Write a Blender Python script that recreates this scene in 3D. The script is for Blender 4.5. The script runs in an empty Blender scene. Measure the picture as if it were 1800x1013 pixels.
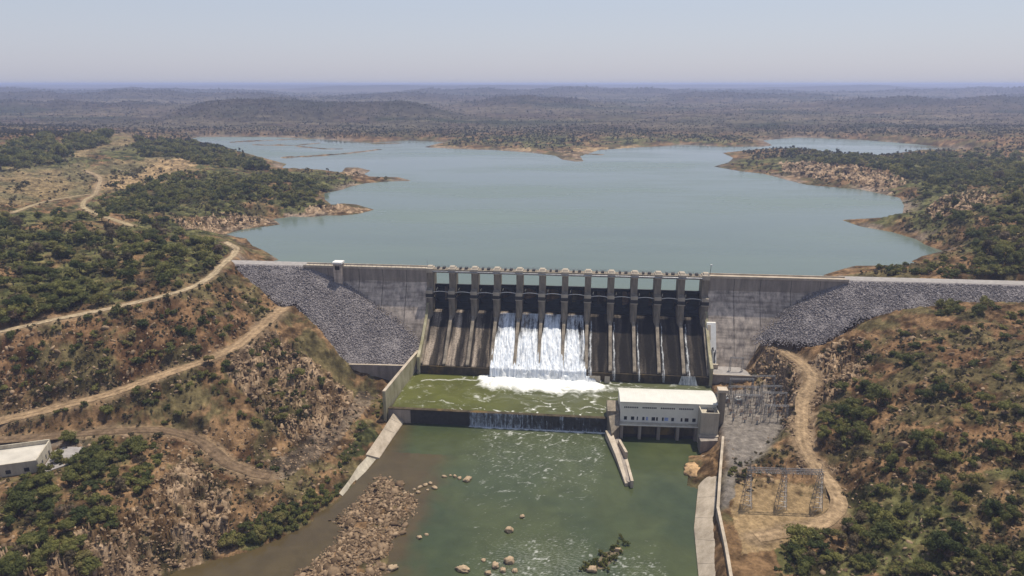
import bpy, bmesh, math, random
import numpy as np
from mathutils import Vector, Matrix

# ------------------------------------------------------------------ camera, light
sc = bpy.context.scene
COL = sc.collection
R = math.radians
ZC = 137.2
PITCH = math.atan((506.5 - 147) / 1200.0)
cam = bpy.data.cameras.new("camera")
cam.lens = 24.0; cam.sensor_width = 36.0; cam.clip_start = 1.0; cam.clip_end = 120000.0
camo = bpy.data.objects.new("camera", cam); COL.objects.link(camo)
camo.location = (0, 0, ZC); camo.rotation_euler = (math.pi / 2 - PITCH, 0, 0)
sc.camera = camo
SUN_EL = 71.0
SUN_AZ = math.atan2(0.66, 0.75)          # from +Y towards +X: the sun stands beyond the dam, to the right
world = bpy.data.worlds.new("World"); sc.world = world; world.use_nodes = True
wn = world.node_tree; wn.nodes.clear()
sky = wn.nodes.new('ShaderNodeTexSky'); sky.sky_type = 'NISHITA'; sky.sun_disc = False
sky.sun_elevation = R(SUN_EL); sky.sun_rotation = SUN_AZ
sky.altitude = 300; sky.air_density = 1.3; sky.dust_density = 1.0; sky.ozone_density = 2.5
bgn = wn.nodes.new('ShaderNodeBackground'); bgn.inputs[1].default_value = 0.10
hsv = wn.nodes.new('ShaderNodeHueSaturation'); hsv.inputs['Saturation'].default_value = 0.75
won = wn.nodes.new('ShaderNodeOutputWorld')
hz = wn.nodes.new('ShaderNodeMix'); hz.data_type = 'RGBA'; hz.inputs[0].default_value = 0.60     # dry season dust veils the blue
hz.inputs[7].default_value = (4.8, 5.1, 6.8, 1)
wtc = wn.nodes.new('ShaderNodeTexCoord'); wsp = wn.nodes.new('ShaderNodeSeparateXYZ'); wrp = wn.nodes.new('ShaderNodeValToRGB')
wn.links.new(wtc.outputs['Generated'], wsp.inputs[0]); wn.links.new(wsp.outputs[2], wrp.inputs[0]); wn.links.new(wrp.outputs[0], hz.inputs[0])
wrp.color_ramp.elements[0].position = 0.04; wrp.color_ramp.elements[0].color = (0.58, 0.58, 0.58, 1)
wrp.color_ramp.elements[1].position = 0.60; wrp.color_ramp.elements[1].color = (0.06, 0.06, 0.06, 1)
wn.links.new(sky.outputs[0], hsv.inputs['Color']); wn.links.new(hsv.outputs[0], hz.inputs[6]); wn.links.new(hz.outputs[2], bgn.inputs[0])
wn.links.new(bgn.outputs[0], won.inputs[0])
sun = bpy.data.lights.new("sun", 'SUN'); sun.energy = 4.4; sun.angle = R(0.5); sun.color = (1.0, 0.92, 0.78)
suno = bpy.data.objects.new("sun", sun); COL.objects.link(suno)
_sd = Vector((math.sin(SUN_AZ) * math.cos(R(SUN_EL)), math.cos(SUN_AZ) * math.cos(R(SUN_EL)), math.sin(R(SUN_EL))))
suno.rotation_euler = _sd.to_track_quat('Z', 'Y').to_euler()
suno.location = (0, 0, 400)
sc.view_settings.view_transform = 'Standard'; sc.view_settings.look = 'None'
sc.view_settings.exposure = 0.12; sc.view_settings.gamma = 1.0
sc.cycles.use_denoising = True
sc.cycles.max_bounces = 6; sc.cycles.diffuse_bounces = 2; sc.cycles.glossy_bounces = 2
sc.cycles.transparent_max_bounces = 12; sc.cycles.volume_bounces = 2

# ------------------------------------------------------------------ survey helpers
CP, SP = math.cos(PITCH), math.sin(PITCH)
def ray(px, py):
    u = (np.asarray(px, float) - 900) / 1200.; v = (506.5 - np.asarray(py, float)) / 1200.
    return u, CP + v * SP, -SP + v * CP
def P(px, py, z):
    dx, dy, dz = ray(px, py); t = (z - ZC) / dz
    return float(dx * t), float(dy * t)
def proj(x, y, z):
    z = z - ZC; f = y * CP - z * SP; v = y * SP + z * CP
    return 900 + 1200 * x / f, 506.5 - 1200 * v / f
A0 = (-40.2, 325.6); AX = (0.994819, -0.101666); NX = (-0.101666, -0.994819)   # dam axis and the downstream normal
TH = math.atan2(AX[1], AX[0])
def D(s, d): return (A0[0] + AX[0] * s + NX[0] * d, A0[1] + AX[1] * s + NX[1] * d)
def SD(x, y):
    x = x - A0[0]; y = y - A0[1]
    return x * AX[0] + y * AX[1], x * NX[0] + y * NX[1]
HAZE = 1.6e-4
W_RES, W_POOL, W_RIV = 40.5, 6.0, 0.0

# ------------------------------------------------------------------ noise
def _h(ix, iy, s):
    n = (ix.astype(np.int64) * 374761393 + iy.astype(np.int64) * 668265263 + s * 1442695041) & 0xffffffff
    n = ((n ^ (n >> 13)) * 1274126177) & 0xffffffff
    n = (n ^ (n >> 16)) & 0xffffff
    return n.astype(np.float64) / 16777215.0
def vnoise(x, y, s=0):
    x = np.asarray(x, float); y = np.asarray(y, float)
    ix = np.floor(x); iy = np.floor(y); fx = x - ix; fy = y - iy
    fx = fx * fx * fx * (fx * (fx * 6 - 15) + 10); fy = fy * fy * fy * (fy * (fy * 6 - 15) + 10)
    a = _h(ix, iy, s); b = _h(ix + 1, iy, s); c = _h(ix, iy + 1, s); d = _h(ix + 1, iy + 1, s)
    return (a * (1 - fx) + b * fx) * (1 - fy) + (c * (1 - fx) + d * fx) * fy
def fbm(x, y, o=4, s=0, g=0.5):
    t = 0; a = 1; n = 0; c, si = math.cos(0.6), math.sin(0.6)
    for i in range(o):
        t = t + a * vnoise(x, y, s + i * 17); n += a; a *= g
        x, y = (x * c - y * si) * 2.03 + 11.3, (x * si + y * c) * 2.03 + 5.7
    return t / n
def ridged(x, y, o=4, s=0, g=0.5):
    t = 0; a = 1; n = 0; c, si = math.cos(0.6), math.sin(0.6)
    for i in range(o):
        t = t + a * (1 - np.abs(2 * vnoise(x, y, s + i * 17) - 1)) ** 2; n += a; a *= g
        x, y = (x * c - y * si) * 2.03 + 11.3, (x * si + y * c) * 2.03 + 5.7
    return t / n
def sstep(a, b, x):
    t = np.clip((x - a) / (b - a), 0, 1); return t * t * (3 - 2 * t)
def inpoly(px, py, poly):
    px = np.asarray(px, float); py = np.asarray(py, float)
    r = np.zeros(px.shape, bool); n = len(poly)
    for i in range(n):
        x1, y1 = poly[i]; x2, y2 = poly[(i + 1) % n]
        if y1 == y2: continue
        c = ((y1 > py) != (y2 > py)) & (px < (x2 - x1) * (py - y1) / (y2 - y1) + x1)
        r ^= c
    return r
def segdist(px, py, pts, closed=False):
    d = np.full(np.shape(px), 1e18); par = np.zeros(np.shape(px)); n = len(pts)
    for i in range(n if closed else n - 1):
        x1, y1 = pts[i][:2]; x2, y2 = pts[(i + 1) % n][:2]
        vx, vy = x2 - x1, y2 - y1; L = vx * vx + vy * vy + 1e-9
        t = np.clip(((px - x1) * vx + (py - y1) * vy) / L, 0, 1)
        q = (px - x1 - t * vx) ** 2 + (py - y1 - t * vy) ** 2
        m = q < d; d = np.where(m, q, d); par = np.where(m, i + t, par)
    return np.sqrt(d), par
def sdist(px, py, poly):                 # positive inside
    d, _ = segdist(px, py, poly, True)
    return np.where(inpoly(px, py, poly), d, -d)

# ------------------------------------------------------------------ mesh helpers
class MB:
    def __init__(s): s.v = []; s.f = []
    def add(s, vs, fs, M=None):
        o = len(s.v)
        s.v += [tuple(M @ Vector(v)) if M is not None else tuple(v) for v in vs]
        s.f += [tuple(i + o for i in f) for f in fs]; return s
    def box(s, x0, x1, y0, y1, z0, z1, M=None):
        return s.prism([(x0, y0), (x1, y0), (x1, y1), (x0, y1)], z0, z1, M)
    def prism(s, pts, z0, z1, M=None, top=None):
        n = len(pts)
        if sum(pts[i][0] * pts[(i + 1) % n][1] - pts[(i + 1) % n][0] * pts[i][1] for i in range(n)) < 0:
            pts = pts[::-1]
            if top: top = top[::-1]
        tp = top or pts
        zz = z1 if hasattr(z1, '__len__') else [z1] * n
        vs = [(x, y, z0) for x, y in pts] + [(x, y, z) for (x, y), z in zip(tp, zz)]
        fs = [tuple(range(n))[::-1], tuple(range(n, 2 * n))] + [(i, (i + 1) % n, n + (i + 1) % n, n + i) for i in range(n)]
        return s.add(vs, fs, M)
    def extr(s, prof, x0, x1, M=None):   # profile in (y,z) swept along x
        n = len(prof)
        vs = [(x0, y, z) for y, z in prof] + [(x1, y, z) for y, z in prof]
        fs = [tuple(range(n)), tuple(range(n, 2 * n))[::-1]] + [(i, n + i, n + (i + 1) % n, (i + 1) % n) for i in range(n)]
        return s.add(vs, fs, M)
    def tube(s, a, b, r, n=6, r2=None):
        a = Vector(a); b = Vector(b); d = (b - a).normalized(); r2 = r if r2 is None else r2
        u = d.orthogonal().normalized(); w = d.cross(u)
        vs = []
        for p, rr in ((a, r), (b, r2)):
            vs += [tuple(p + (u * math.cos(k * 2 * math.pi / n) + w * math.sin(k * 2 * math.pi / n)) * rr) for k in range(n)]
        fs = [(k, (k + 1) % n, n + (k + 1) % n, n + k) for k in range(n)] + [tuple(range(n))[::-1], tuple(range(n, 2 * n))]
        return s.add(vs, fs)
    def path(s, pts, r, n=6):
        for a, b in zip(pts[:-1], pts[1:]): s.tube(a, b, r, n)
        return s
    def build(s, name, mat, parent=None, smooth=False):
        me = bpy.data.meshes.new(name); me.from_pydata(s.v, [], s.f); me.update()
        bm = bmesh.new(); bm.from_mesh(me); bmesh.ops.recalc_face_normals(bm, faces=bm.faces); bm.to_mesh(me); bm.free()
        return link(name, me, mat, parent, smooth)
def link(name, me, mat, parent=None, smooth=False):
    if mat is not None: me.materials.append(mat)
    if smooth: me.polygons.foreach_set('use_smooth', np.ones(len(me.polygons), bool))
    o = bpy.data.objects.new(name, me); COL.objects.link(o)
    if parent is not None: o.parent = parent
    return o
def npmesh(name, v, f, mat, parent=None, smooth=False, attrs=None, colors=None):
    """v (N,3), f (M,k) arrays"""
    v = np.asarray(v, np.float32); f = np.asarray(f, np.int32); k = f.shape[1]
    me = bpy.data.meshes.new(name)
    me.vertices.add(len(v)); me.vertices.foreach_set('co', v.ravel())
    me.loops.add(f.size); me.loops.foreach_set('vertex_index', f.ravel())
    me.polygons.add(len(f)); me.polygons.foreach_set('loop_start', np.arange(0, f.size, k, dtype=np.int32))
    me.update(calc_edges=True)
    for n, a in (attrs or {}).items():
        at = me.attributes.new(n, 'FLOAT', 'POINT'); at.data.foreach_set('value', np.asarray(a, np.float32).ravel())
    for n, a in (colors or {}).items():
        at = me.attributes.new(n, 'FLOAT_COLOR', 'POINT')
        a = np.asarray(a, np.float32)
        if a.shape[1] == 3: a = np.concatenate([a, np.ones((len(a), 1), np.float32)], 1)
        at.data.foreach_set('color', a.ravel())
    return link(name, me, mat, parent, smooth)
def gridfaces(nr, nc):
    i = np.arange(nr - 1)[:, None] * nc + np.arange(nc - 1)[None, :]
    return np.stack([i, i + 1, i + nc + 1, i + nc], -1).reshape(-1, 4)
def empty(name, label, cat, loc=(0, 0, 0), rz=0.0, group=None):
    o = bpy.data.objects.new(name, None); COL.objects.link(o)
    o.location = loc; o.rotation_euler = (0, 0, rz); o.empty_display_size = 1
    return tag(o, label, cat, group)
def tag(o, label=None, cat=None, group=None, kind=None):
    if label: o['label'] = label
    if cat: o['category'] = cat
    if group: o['group'] = group
    if kind: o['kind'] = kind
    return o

# ------------------------------------------------------------------ materials
def newmat(name):
    m = bpy.data.materials.new(name); m.use_nodes = True
    nt = m.node_tree; b = nt.nodes['Principled BSDF']
    return m, nt, b
def N(nt, t, **kw):
    n = nt.nodes.new(t)
    for k, v in kw.items(): setattr(n, k, v)
    return n
def noise(nt, scale, detail=4, vec=None, rough=0.55, stretch=None, src='Object', rot=None):
    tc = N(nt, 'ShaderNodeTexCoord'); mp = N(nt, 'ShaderNodeMapping')
    if stretch: mp.inputs['Scale'].default_value = stretch
    if rot: mp.inputs['Rotation'].default_value = rot
    nt.links.new(tc.outputs[src], mp.inputs[0])
    t = N(nt, 'ShaderNodeTexNoise'); t.inputs['Scale'].default_value = scale; t.inputs['Detail'].default_value = detail
    t.inputs['Roughness'].default_value = rough
    nt.links.new(mp.outputs[0], t.inputs['Vector']); return t.outputs['Fac']
def ramp(nt, fac, stops):
    r = N(nt, 'ShaderNodeValToRGB'); e = r.color_ramp.elements
    while len(e) < len(stops): e.new(0.5)
    for el, (p, c) in zip(e, stops):
        el.position = p; el.color = (c, c, c, 1) if not hasattr(c, '__len__') else (*c, 1)
    nt.links.new(fac, r.inputs[0]); return r.outputs[0]
def mix(nt, fac, a, b, mode='MIX'):
    m = N(nt, 'ShaderNodeMix', data_type='RGBA', blend_type=mode)
    for sock, val in ((m.inputs[0], fac), (m.inputs[6], a), (m.inputs[7], b)):
        if hasattr(val, 'node'): nt.links.new(val, sock)
        elif hasattr(val, '__len__'): sock.default_value = (*val, 1)
        else: sock.default_value = val
    return m.outputs[2]
def mathn(nt, op, a, b=0.0):
    m = N(nt, 'ShaderNodeMath', operation=op)
    for sock, val in ((m.inputs[0], a), (m.inputs[1], b)):
        if hasattr(val, 'node'): nt.links.new(val, sock)
        else: sock.default_value = val
    return m.outputs[0]
def bump(nt, b, h, strength=0.4, dist=0.2):
    n = N(nt, 'ShaderNodeBump'); n.inputs['Strength'].default_value = strength; n.inputs['Distance'].default_value = dist
    nt.links.new(h, n.inputs['Height']); nt.links.new(n.outputs[0], b.inputs['Normal'])
def plain(name, c, rough=0.8, var=0.25, scale=0.8, metal=0.0, spec=0.3):
    m, nt, b = newmat(name)
    f = noise(nt, scale, 5)
    nt.links.new(mix(nt, ramp(nt, f, [(0.3, 0), (0.7, 1)]), [x * (1 - var) for x in c], [min(1, x * (1 + var)) for x in c]), b.inputs['Base Color'])
    b.inputs['Roughness'].default_value = rough; b.inputs['Metallic'].default_value = metal
    b.inputs['Specular IOR Level'].default_value = spec
    return m
def concrete(name, c, dark, streak=(0.5, 0.5, 0.06), smin=0.35, smax=0.65, blot=0.12, courses=0.0, stains=None):
    m, nt, b = newmat(name)
    s = noise(nt, 1.0, 6, stretch=streak, rough=0.65)
    col = mix(nt, ramp(nt, s, [(smin, 0), (smax, 1)]), dark, c)
    bl = noise(nt, blot, 5, rough=0.6)
    col = mix(nt, 0.75, col, ramp(nt, bl, [(0.25, 0.68), (0.5, 0.97), (0.75, 1.15)]), 'MULTIPLY')
    if courses:
        k = noise(nt, 1.0, 4, stretch=(0.06, 0.06, courses))
        col = mix(nt, 0.7, col, ramp(nt, k, [(0.38, 0.55), (0.5, 1.0), (0.62, 1.3)]), 'MULTIPLY')
    if stains is not None:
        k = noise(nt, 0.09, 6, rough=0.7)
        col = mix(nt, ramp(nt, k, [(0.55, 0), (0.68, 1)]), col, stains)
    fine = noise(nt, 3.0, 3)
    col = mix(nt, 0.5, col, ramp(nt, fine, [(0.3, 0.75), (0.7, 1.2)]), 'MULTIPLY')
    nt.links.new(col, b.inputs['Base Color'])
    b.inputs['Roughness'].default_value = 0.9; b.inputs['Specular IOR Level'].default_value = 0.2
    bump(nt, b, fine, 0.3, 0.1)
    return m
M = {}
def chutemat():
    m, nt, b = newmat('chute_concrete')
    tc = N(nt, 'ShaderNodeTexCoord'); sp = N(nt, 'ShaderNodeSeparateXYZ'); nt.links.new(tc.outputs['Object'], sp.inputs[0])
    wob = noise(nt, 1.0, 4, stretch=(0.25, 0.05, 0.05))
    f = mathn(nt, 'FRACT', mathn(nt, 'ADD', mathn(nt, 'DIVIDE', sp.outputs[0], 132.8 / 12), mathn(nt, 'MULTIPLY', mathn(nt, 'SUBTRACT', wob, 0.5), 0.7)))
    st = ramp(nt, f, [(0.10, 0.06), (0.18, 0.8), (0.27, 1.0), (0.40, 0.85), (0.48, 0.12), (0.70, 0.05), (0.80, 0.45), (0.87, 0.06)])  # per-bay stripes: pier shadows and sun wedges painted in, along with stains
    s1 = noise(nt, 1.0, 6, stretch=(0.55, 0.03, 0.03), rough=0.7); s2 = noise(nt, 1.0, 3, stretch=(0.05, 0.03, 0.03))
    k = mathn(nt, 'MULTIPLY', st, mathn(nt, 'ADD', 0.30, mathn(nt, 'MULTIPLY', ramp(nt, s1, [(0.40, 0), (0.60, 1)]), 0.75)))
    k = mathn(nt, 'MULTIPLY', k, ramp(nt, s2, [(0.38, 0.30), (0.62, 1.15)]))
    k = mathn(nt, 'MULTIPLY', k, ramp(nt, mathn(nt, 'DIVIDE', sp.outputs[0], 133.0), [(0.24, 1.1), (0.66, 0.30)]))  # right-hand bays painted darker, as the piers would shade them
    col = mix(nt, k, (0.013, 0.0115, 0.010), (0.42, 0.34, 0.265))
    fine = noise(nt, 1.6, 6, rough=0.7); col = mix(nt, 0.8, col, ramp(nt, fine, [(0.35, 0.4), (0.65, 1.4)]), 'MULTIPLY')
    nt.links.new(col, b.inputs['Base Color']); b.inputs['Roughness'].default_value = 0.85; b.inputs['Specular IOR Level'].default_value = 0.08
    bump(nt, b, s1, 0.4, 0.2); return m
M['wall'] = concrete('dam_concrete', (0.56, 0.465, 0.38), (0.20, 0.17, 0.15), courses=0.55, smin=0.3, smax=0.6)
M['parapet'] = concrete('parapet_concrete', (0.34, 0.29, 0.245), (0.22, 0.19, 0.165))
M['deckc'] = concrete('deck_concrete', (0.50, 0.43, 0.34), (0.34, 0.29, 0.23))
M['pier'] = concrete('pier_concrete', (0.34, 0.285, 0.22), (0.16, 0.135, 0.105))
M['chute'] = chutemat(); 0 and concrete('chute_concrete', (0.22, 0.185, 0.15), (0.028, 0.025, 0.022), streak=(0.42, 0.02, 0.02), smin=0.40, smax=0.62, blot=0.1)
M['toe'] = concrete('mossy_concrete', (0.10, 0.075, 0.045), (0.035, 0.028, 0.016), streak=(0.3, 0.3, 0.1), stains=(0.16, 0.10, 0.03))
M['train'] = concrete('training_concrete', (0.50, 0.45, 0.31), (0.28, 0.25, 0.14), streak=(0.25, 0.25, 0.08))
M['cream'] = concrete('cream_concrete', (0.55, 0.49, 0.38), (0.38, 0.33, 0.26))
M['slab'] = concrete('pale_slab', (0.50, 0.42, 0.33), (0.33, 0.27, 0.20), streak=(0.25, 0.25, 0.25), smin=0.3, smax=0.6)
M['dark'] = plain('dark_wet_concrete', (0.035, 0.033, 0.032), 0.6)
M['steel'] = plain('galvanised_steel', (0.26, 0.26, 0.27), 0.5, metal=0.5)
M['gate'] = plain('gate_steel', (0.016, 0.021, 0.022), 0.55, var=0.5, scale=0.4)
M['black'] = plain('dark_machine', (0.03, 0.028, 0.027), 0.6)
M['white'] = plain('white_paint', (0.72, 0.70, 0.66), 0.6, var=0.08)
M['roofw'] = plain('cream_roof_sheet', (0.62, 0.60, 0.54), 0.55, var=0.06, scale=0.3)
M['roofg'] = plain('weathered_roof', (0.50, 0.46, 0.40), 0.9, var=0.15, scale=0.25)
M['phwall'] = plain('cream_plaster', (0.80, 0.76, 0.66), 0.85, var=0.06, scale=0.3)
M['glass'] = plain('dark_glass', (0.03, 0.035, 0.045), 0.15, var=0.1)
M['bark'] = plain('bark', (0.10, 0.075, 0.055), 0.9)
M['porcelain'] = plain('insulator', (0.22, 0.13, 0.09), 0.4)
M['blue'] = plain('blue_panel', (0.30, 0.38, 0.62), 0.6)
M['tank'] = plain('grey_enamel', (0.30, 0.31, 0.31), 0.5)
M['yellow'] = plain('yellow_post', (0.55, 0.40, 0.12), 0.6)

def groundmat():
    m, nt, b = newmat('ground_cover')
    a = N(nt, 'ShaderNodeAttribute', attribute_name='Col')
    f = noise(nt, 0.55, 8, rough=0.7); g = noise(nt, 0.06, 6, rough=0.65)
    c = mix(nt, 0.75, a.outputs['Color'], ramp(nt, f, [(0.3, 0.25), (0.5, 0.9), (0.7, 1.6)]), 'MULTIPLY')
    c = mix(nt, 0.4, c, ramp(nt, g, [(0.3, 0.6), (0.5, 1.0), (0.7, 1.4)]), 'MULTIPLY')
    nt.links.new(c, b.inputs['Base Color'])
    b.inputs['Roughness'].default_value = 1.0; b.inputs['Specular IOR Level'].default_value = 0.05
    bump(nt, b, f, 0.8, 0.8)
    return m
M['ground'] = groundmat()
def watermat(name, deep, rough, bs, bstr, bd, attr=None):
    m, nt, b = newmat(name)
    col = None
    if attr:
        a = N(nt, 'ShaderNodeAttribute', attribute_name='Col'); col = a.outputs['Color']
        fo = N(nt, 'ShaderNodeAttribute', attribute_name='foam').outputs['Fac']  # foam, and on the river the painted sun sparkles too
        fine = noise(nt, 1.0, 6, stretch=(0.8, 2.6, 1), rot=(0, 0, R(24)), rough=0.75)
        fm = ramp(nt, mathn(nt, 'ADD', fo, mathn(nt, 'MULTIPLY', mathn(nt, 'SUBTRACT', fine, 0.5), 0.9)), [(0.16, 0), (0.75, 1)])
        fm = mathn(nt, 'MULTIPLY', fm, ramp(nt, fo, [(0.03, 0), (0.14, 1)]))
        col = mix(nt, fm, col, (0.80, 0.80, 0.76))
        nt.links.new(col, b.inputs['Base Color'])
        r = N(nt, 'ShaderNodeMapRange'); r.inputs[3].default_value = rough; r.inputs[4].default_value = 0.7
        nt.links.new(fm, r.inputs[0]); nt.links.new(r.outputs[0], b.inputs['Roughness'])
    else:
        g = noise(nt, 0.006, 5, stretch=(0.5, 1.6, 1))
        nt.links.new(mix(nt, ramp(nt, g, [(0.3, 0), (0.7, 1)]), [x * 0.80 for x in deep], [x * 1.22 for x in deep]), b.inputs['Base Color'])
        nt.links.new(ramp(nt, g, [(0.38, 0.06), (0.62, 0.30)]), b.inputs['Roughness'])
    b.inputs['IOR'].default_value = 1.33
    h = noise(nt, bs, 4, rough=0.6)
    bump(nt, b, h, bstr, bd)
    return m
M['lake'] = watermat('lake_water', (0.108, 0.138, 0.112), 0.18, 0.35, 0.35, 0.12)
M['river'] = watermat('river_water', None, 0.12, 0.7, 0.5, 0.15, attr=True)

def foliagemat(name, a, b_, attr):
    m, nt, b = newmat(name)
    if attr: f = N(nt, 'ShaderNodeAttribute', attribute_name='tint').outputs['Fac']
    else: f = N(nt, 'ShaderNodeObjectInfo').outputs['Random']
    g = noise(nt, 0.5, 3)
    f2 = mathn(nt, 'ADD', mathn(nt, 'MULTIPLY', f, 0.75), mathn(nt, 'MULTIPLY', g, 0.35))
    nt.links.new(ramp(nt, f2, [(0.12, a), (0.45, [0.55 * p + 0.45 * q for p, q in zip(a, b_)]), (0.8, b_), (1.0, [b_[0] * 0.95, b_[1] * 0.78, b_[2] * 1.15])]), b.inputs['Base Color'])
    b.inputs['Roughness'].default_value = 0.75; b.inputs['Specular IOR Level'].default_value = 0.2
    tr = N(nt, 'ShaderNodeBsdfTranslucent'); ms = N(nt, 'ShaderNodeMixShader'); ms.inputs[0].default_value = 0.42
    nt.links.new(b.inputs['Base Color'].links[0].from_socket, tr.inputs['Color'])
    nt.links.new(b.outputs[0], ms.inputs[1]); nt.links.new(tr.outputs[0], ms.inputs[2]); nt.links.new(ms.outputs[0], nt.nodes['Material Output'].inputs['Surface'])
    return m
M['leaf'] = foliagemat('tree_leaves', (0.06, 0.08, 0.026), (0.23, 0.22, 0.066), False)
M['leafs'] = foliagemat('bush_leaves', (0.06, 0.08, 0.026), (0.23, 0.215, 0.066), True)
M['leaffar'] = foliagemat('far_bush_leaves', (0.048, 0.052, 0.030), (0.085, 0.078, 0.052), True)
M['leafdry'] = foliagemat('dry_bush_leaves', (0.070, 0.066, 0.034), (0.17, 0.14, 0.072), True)
M['leafbrown'] = foliagemat('dry_tree_leaves', (0.075, 0.062, 0.036), (0.19, 0.145, 0.085), False)
def rockmat(name, a, b_):
    m, nt, b = newmat(name)
    f = N(nt, 'ShaderNodeAttribute', attribute_name='tint').outputs['Fac']
    n = noise(nt, 1.2, 5)
    c = mix(nt, f, a, b_); c = mix(nt, 0.6, c, ramp(nt, n, [(0.3, 0.6), (0.7, 1.35)]), 'MULTIPLY')
    nt.links.new(c, b.inputs['Base Color']); b.inputs['Roughness'].default_value = 0.9; b.inputs['Specular IOR Level'].default_value = 0.15
    return m
M['riprap'] = rockmat('riprap_stone', (0.20, 0.178, 0.178), (0.32, 0.29, 0.288))
M['rock'] = rockmat('hill_rock', (0.11, 0.073, 0.043), (0.37, 0.26, 0.165))
M['boulder'] = plain('river_boulder', (0.38, 0.28, 0.18), 0.9, var=0.35, scale=0.9)
# ------------------------------------------------------------------ the lie of the land
SHORE = [(430,470),(470,461),(490,457),(466,442),(443,432),(433,420),(415,417),(396,412),(410,408),(430,403),(460,399),(493,395),(480,385),(513,381),(543,382),(575,379),
 (600,379),(630,376),(658,369),(627,360),(600,358),(584,361),(570,351),(570,340),(600,334),(617,328),(645,322),(690,319),(724,318),(700,312),(650,311),(640,306),(652,300),(630,295),
 (607,295),(600,304),(567,299),(525,301),(490,299),(503,289),(463,278),(430,271),(408,262),(379,258),(335,244),(352,241),(470,241),(550,244),(600,247),(650,251),(717,247),(781,250),
 (744,259),(801,262),(868,264),(936,269),(976,274),(989,281),(1010,284),(1026,284),(1020,275),(1053,264),(1137,258),(1200,255),(1267,257.5),(1340,258),(1358,256),(1345,249),(1341,247),
 (1401,241.5),(1515,246),(1616,254),(1703,264),(1733,268),(1660,268.5),(1596,268),(1532,275),(1468,270),(1415,264),(1361,261),(1327,263),(1270,269),(1289,278),(1280,286),(1255,293),
 (1300,301),(1344,306),(1388,318),(1418,325),(1512,333),(1582,348),(1589,361),(1586,376),(1574,382),(1480,387),(1512,398),(1569,408),(1609,420),(1626,430),(1661,442),(1640,447),(1619,452),
 (1603,460),(1625,466),(1586,467),(1502,468),(1478,474),(1447,484)]
shoreW = [P(a, b, W_RES) for a, b in SHORE] + [D(192, -14), D(133, -8), D(133, 0), D(0, 0), D(0, -8), D(-62, -14)]
SPITS = [([(503,277),(560,274),(610,270),(667,263)], 5.0), ([(409,250),(470,247),(550,244)], 5.0), ([(446,255),(520,256),(560,252)], 4.0), ([(520,257),(570,262),(600,262)], 4.0), ([(1030,271),(1052,272)], 7.0), ([(655,253),(700,252)], 5.0)]
RIVER = [(690,741),(667,805),(646,801),(625,850),(603,868),(597,880),(574,895),(553,903),(551,916),(497,944),(439,969),(380,984),(310,1004),(220,1060),(150,1120),(1232,1120),(1228,1013),(1220,928),(1227,859),(1208,854),(1211,801),(1232,801)]
riverW = [P(a, b, 0.0) for a, b in RIVER] + [D(134, 40), D(134, 0), D(-2, 0), D(-4, 66)]
BAR = [P(a, b, 0.6) for a, b in [(560,1040),(520,1013),(553,996),(600,947),(617,922),(596,913),(622,893),(640,872),(656,858),(672,840),(692,848),(706,866),(723,882),(720,898),(697,915),(693,936),(684,960),(684,985),(660,1013),(640,1040)]]
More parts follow.
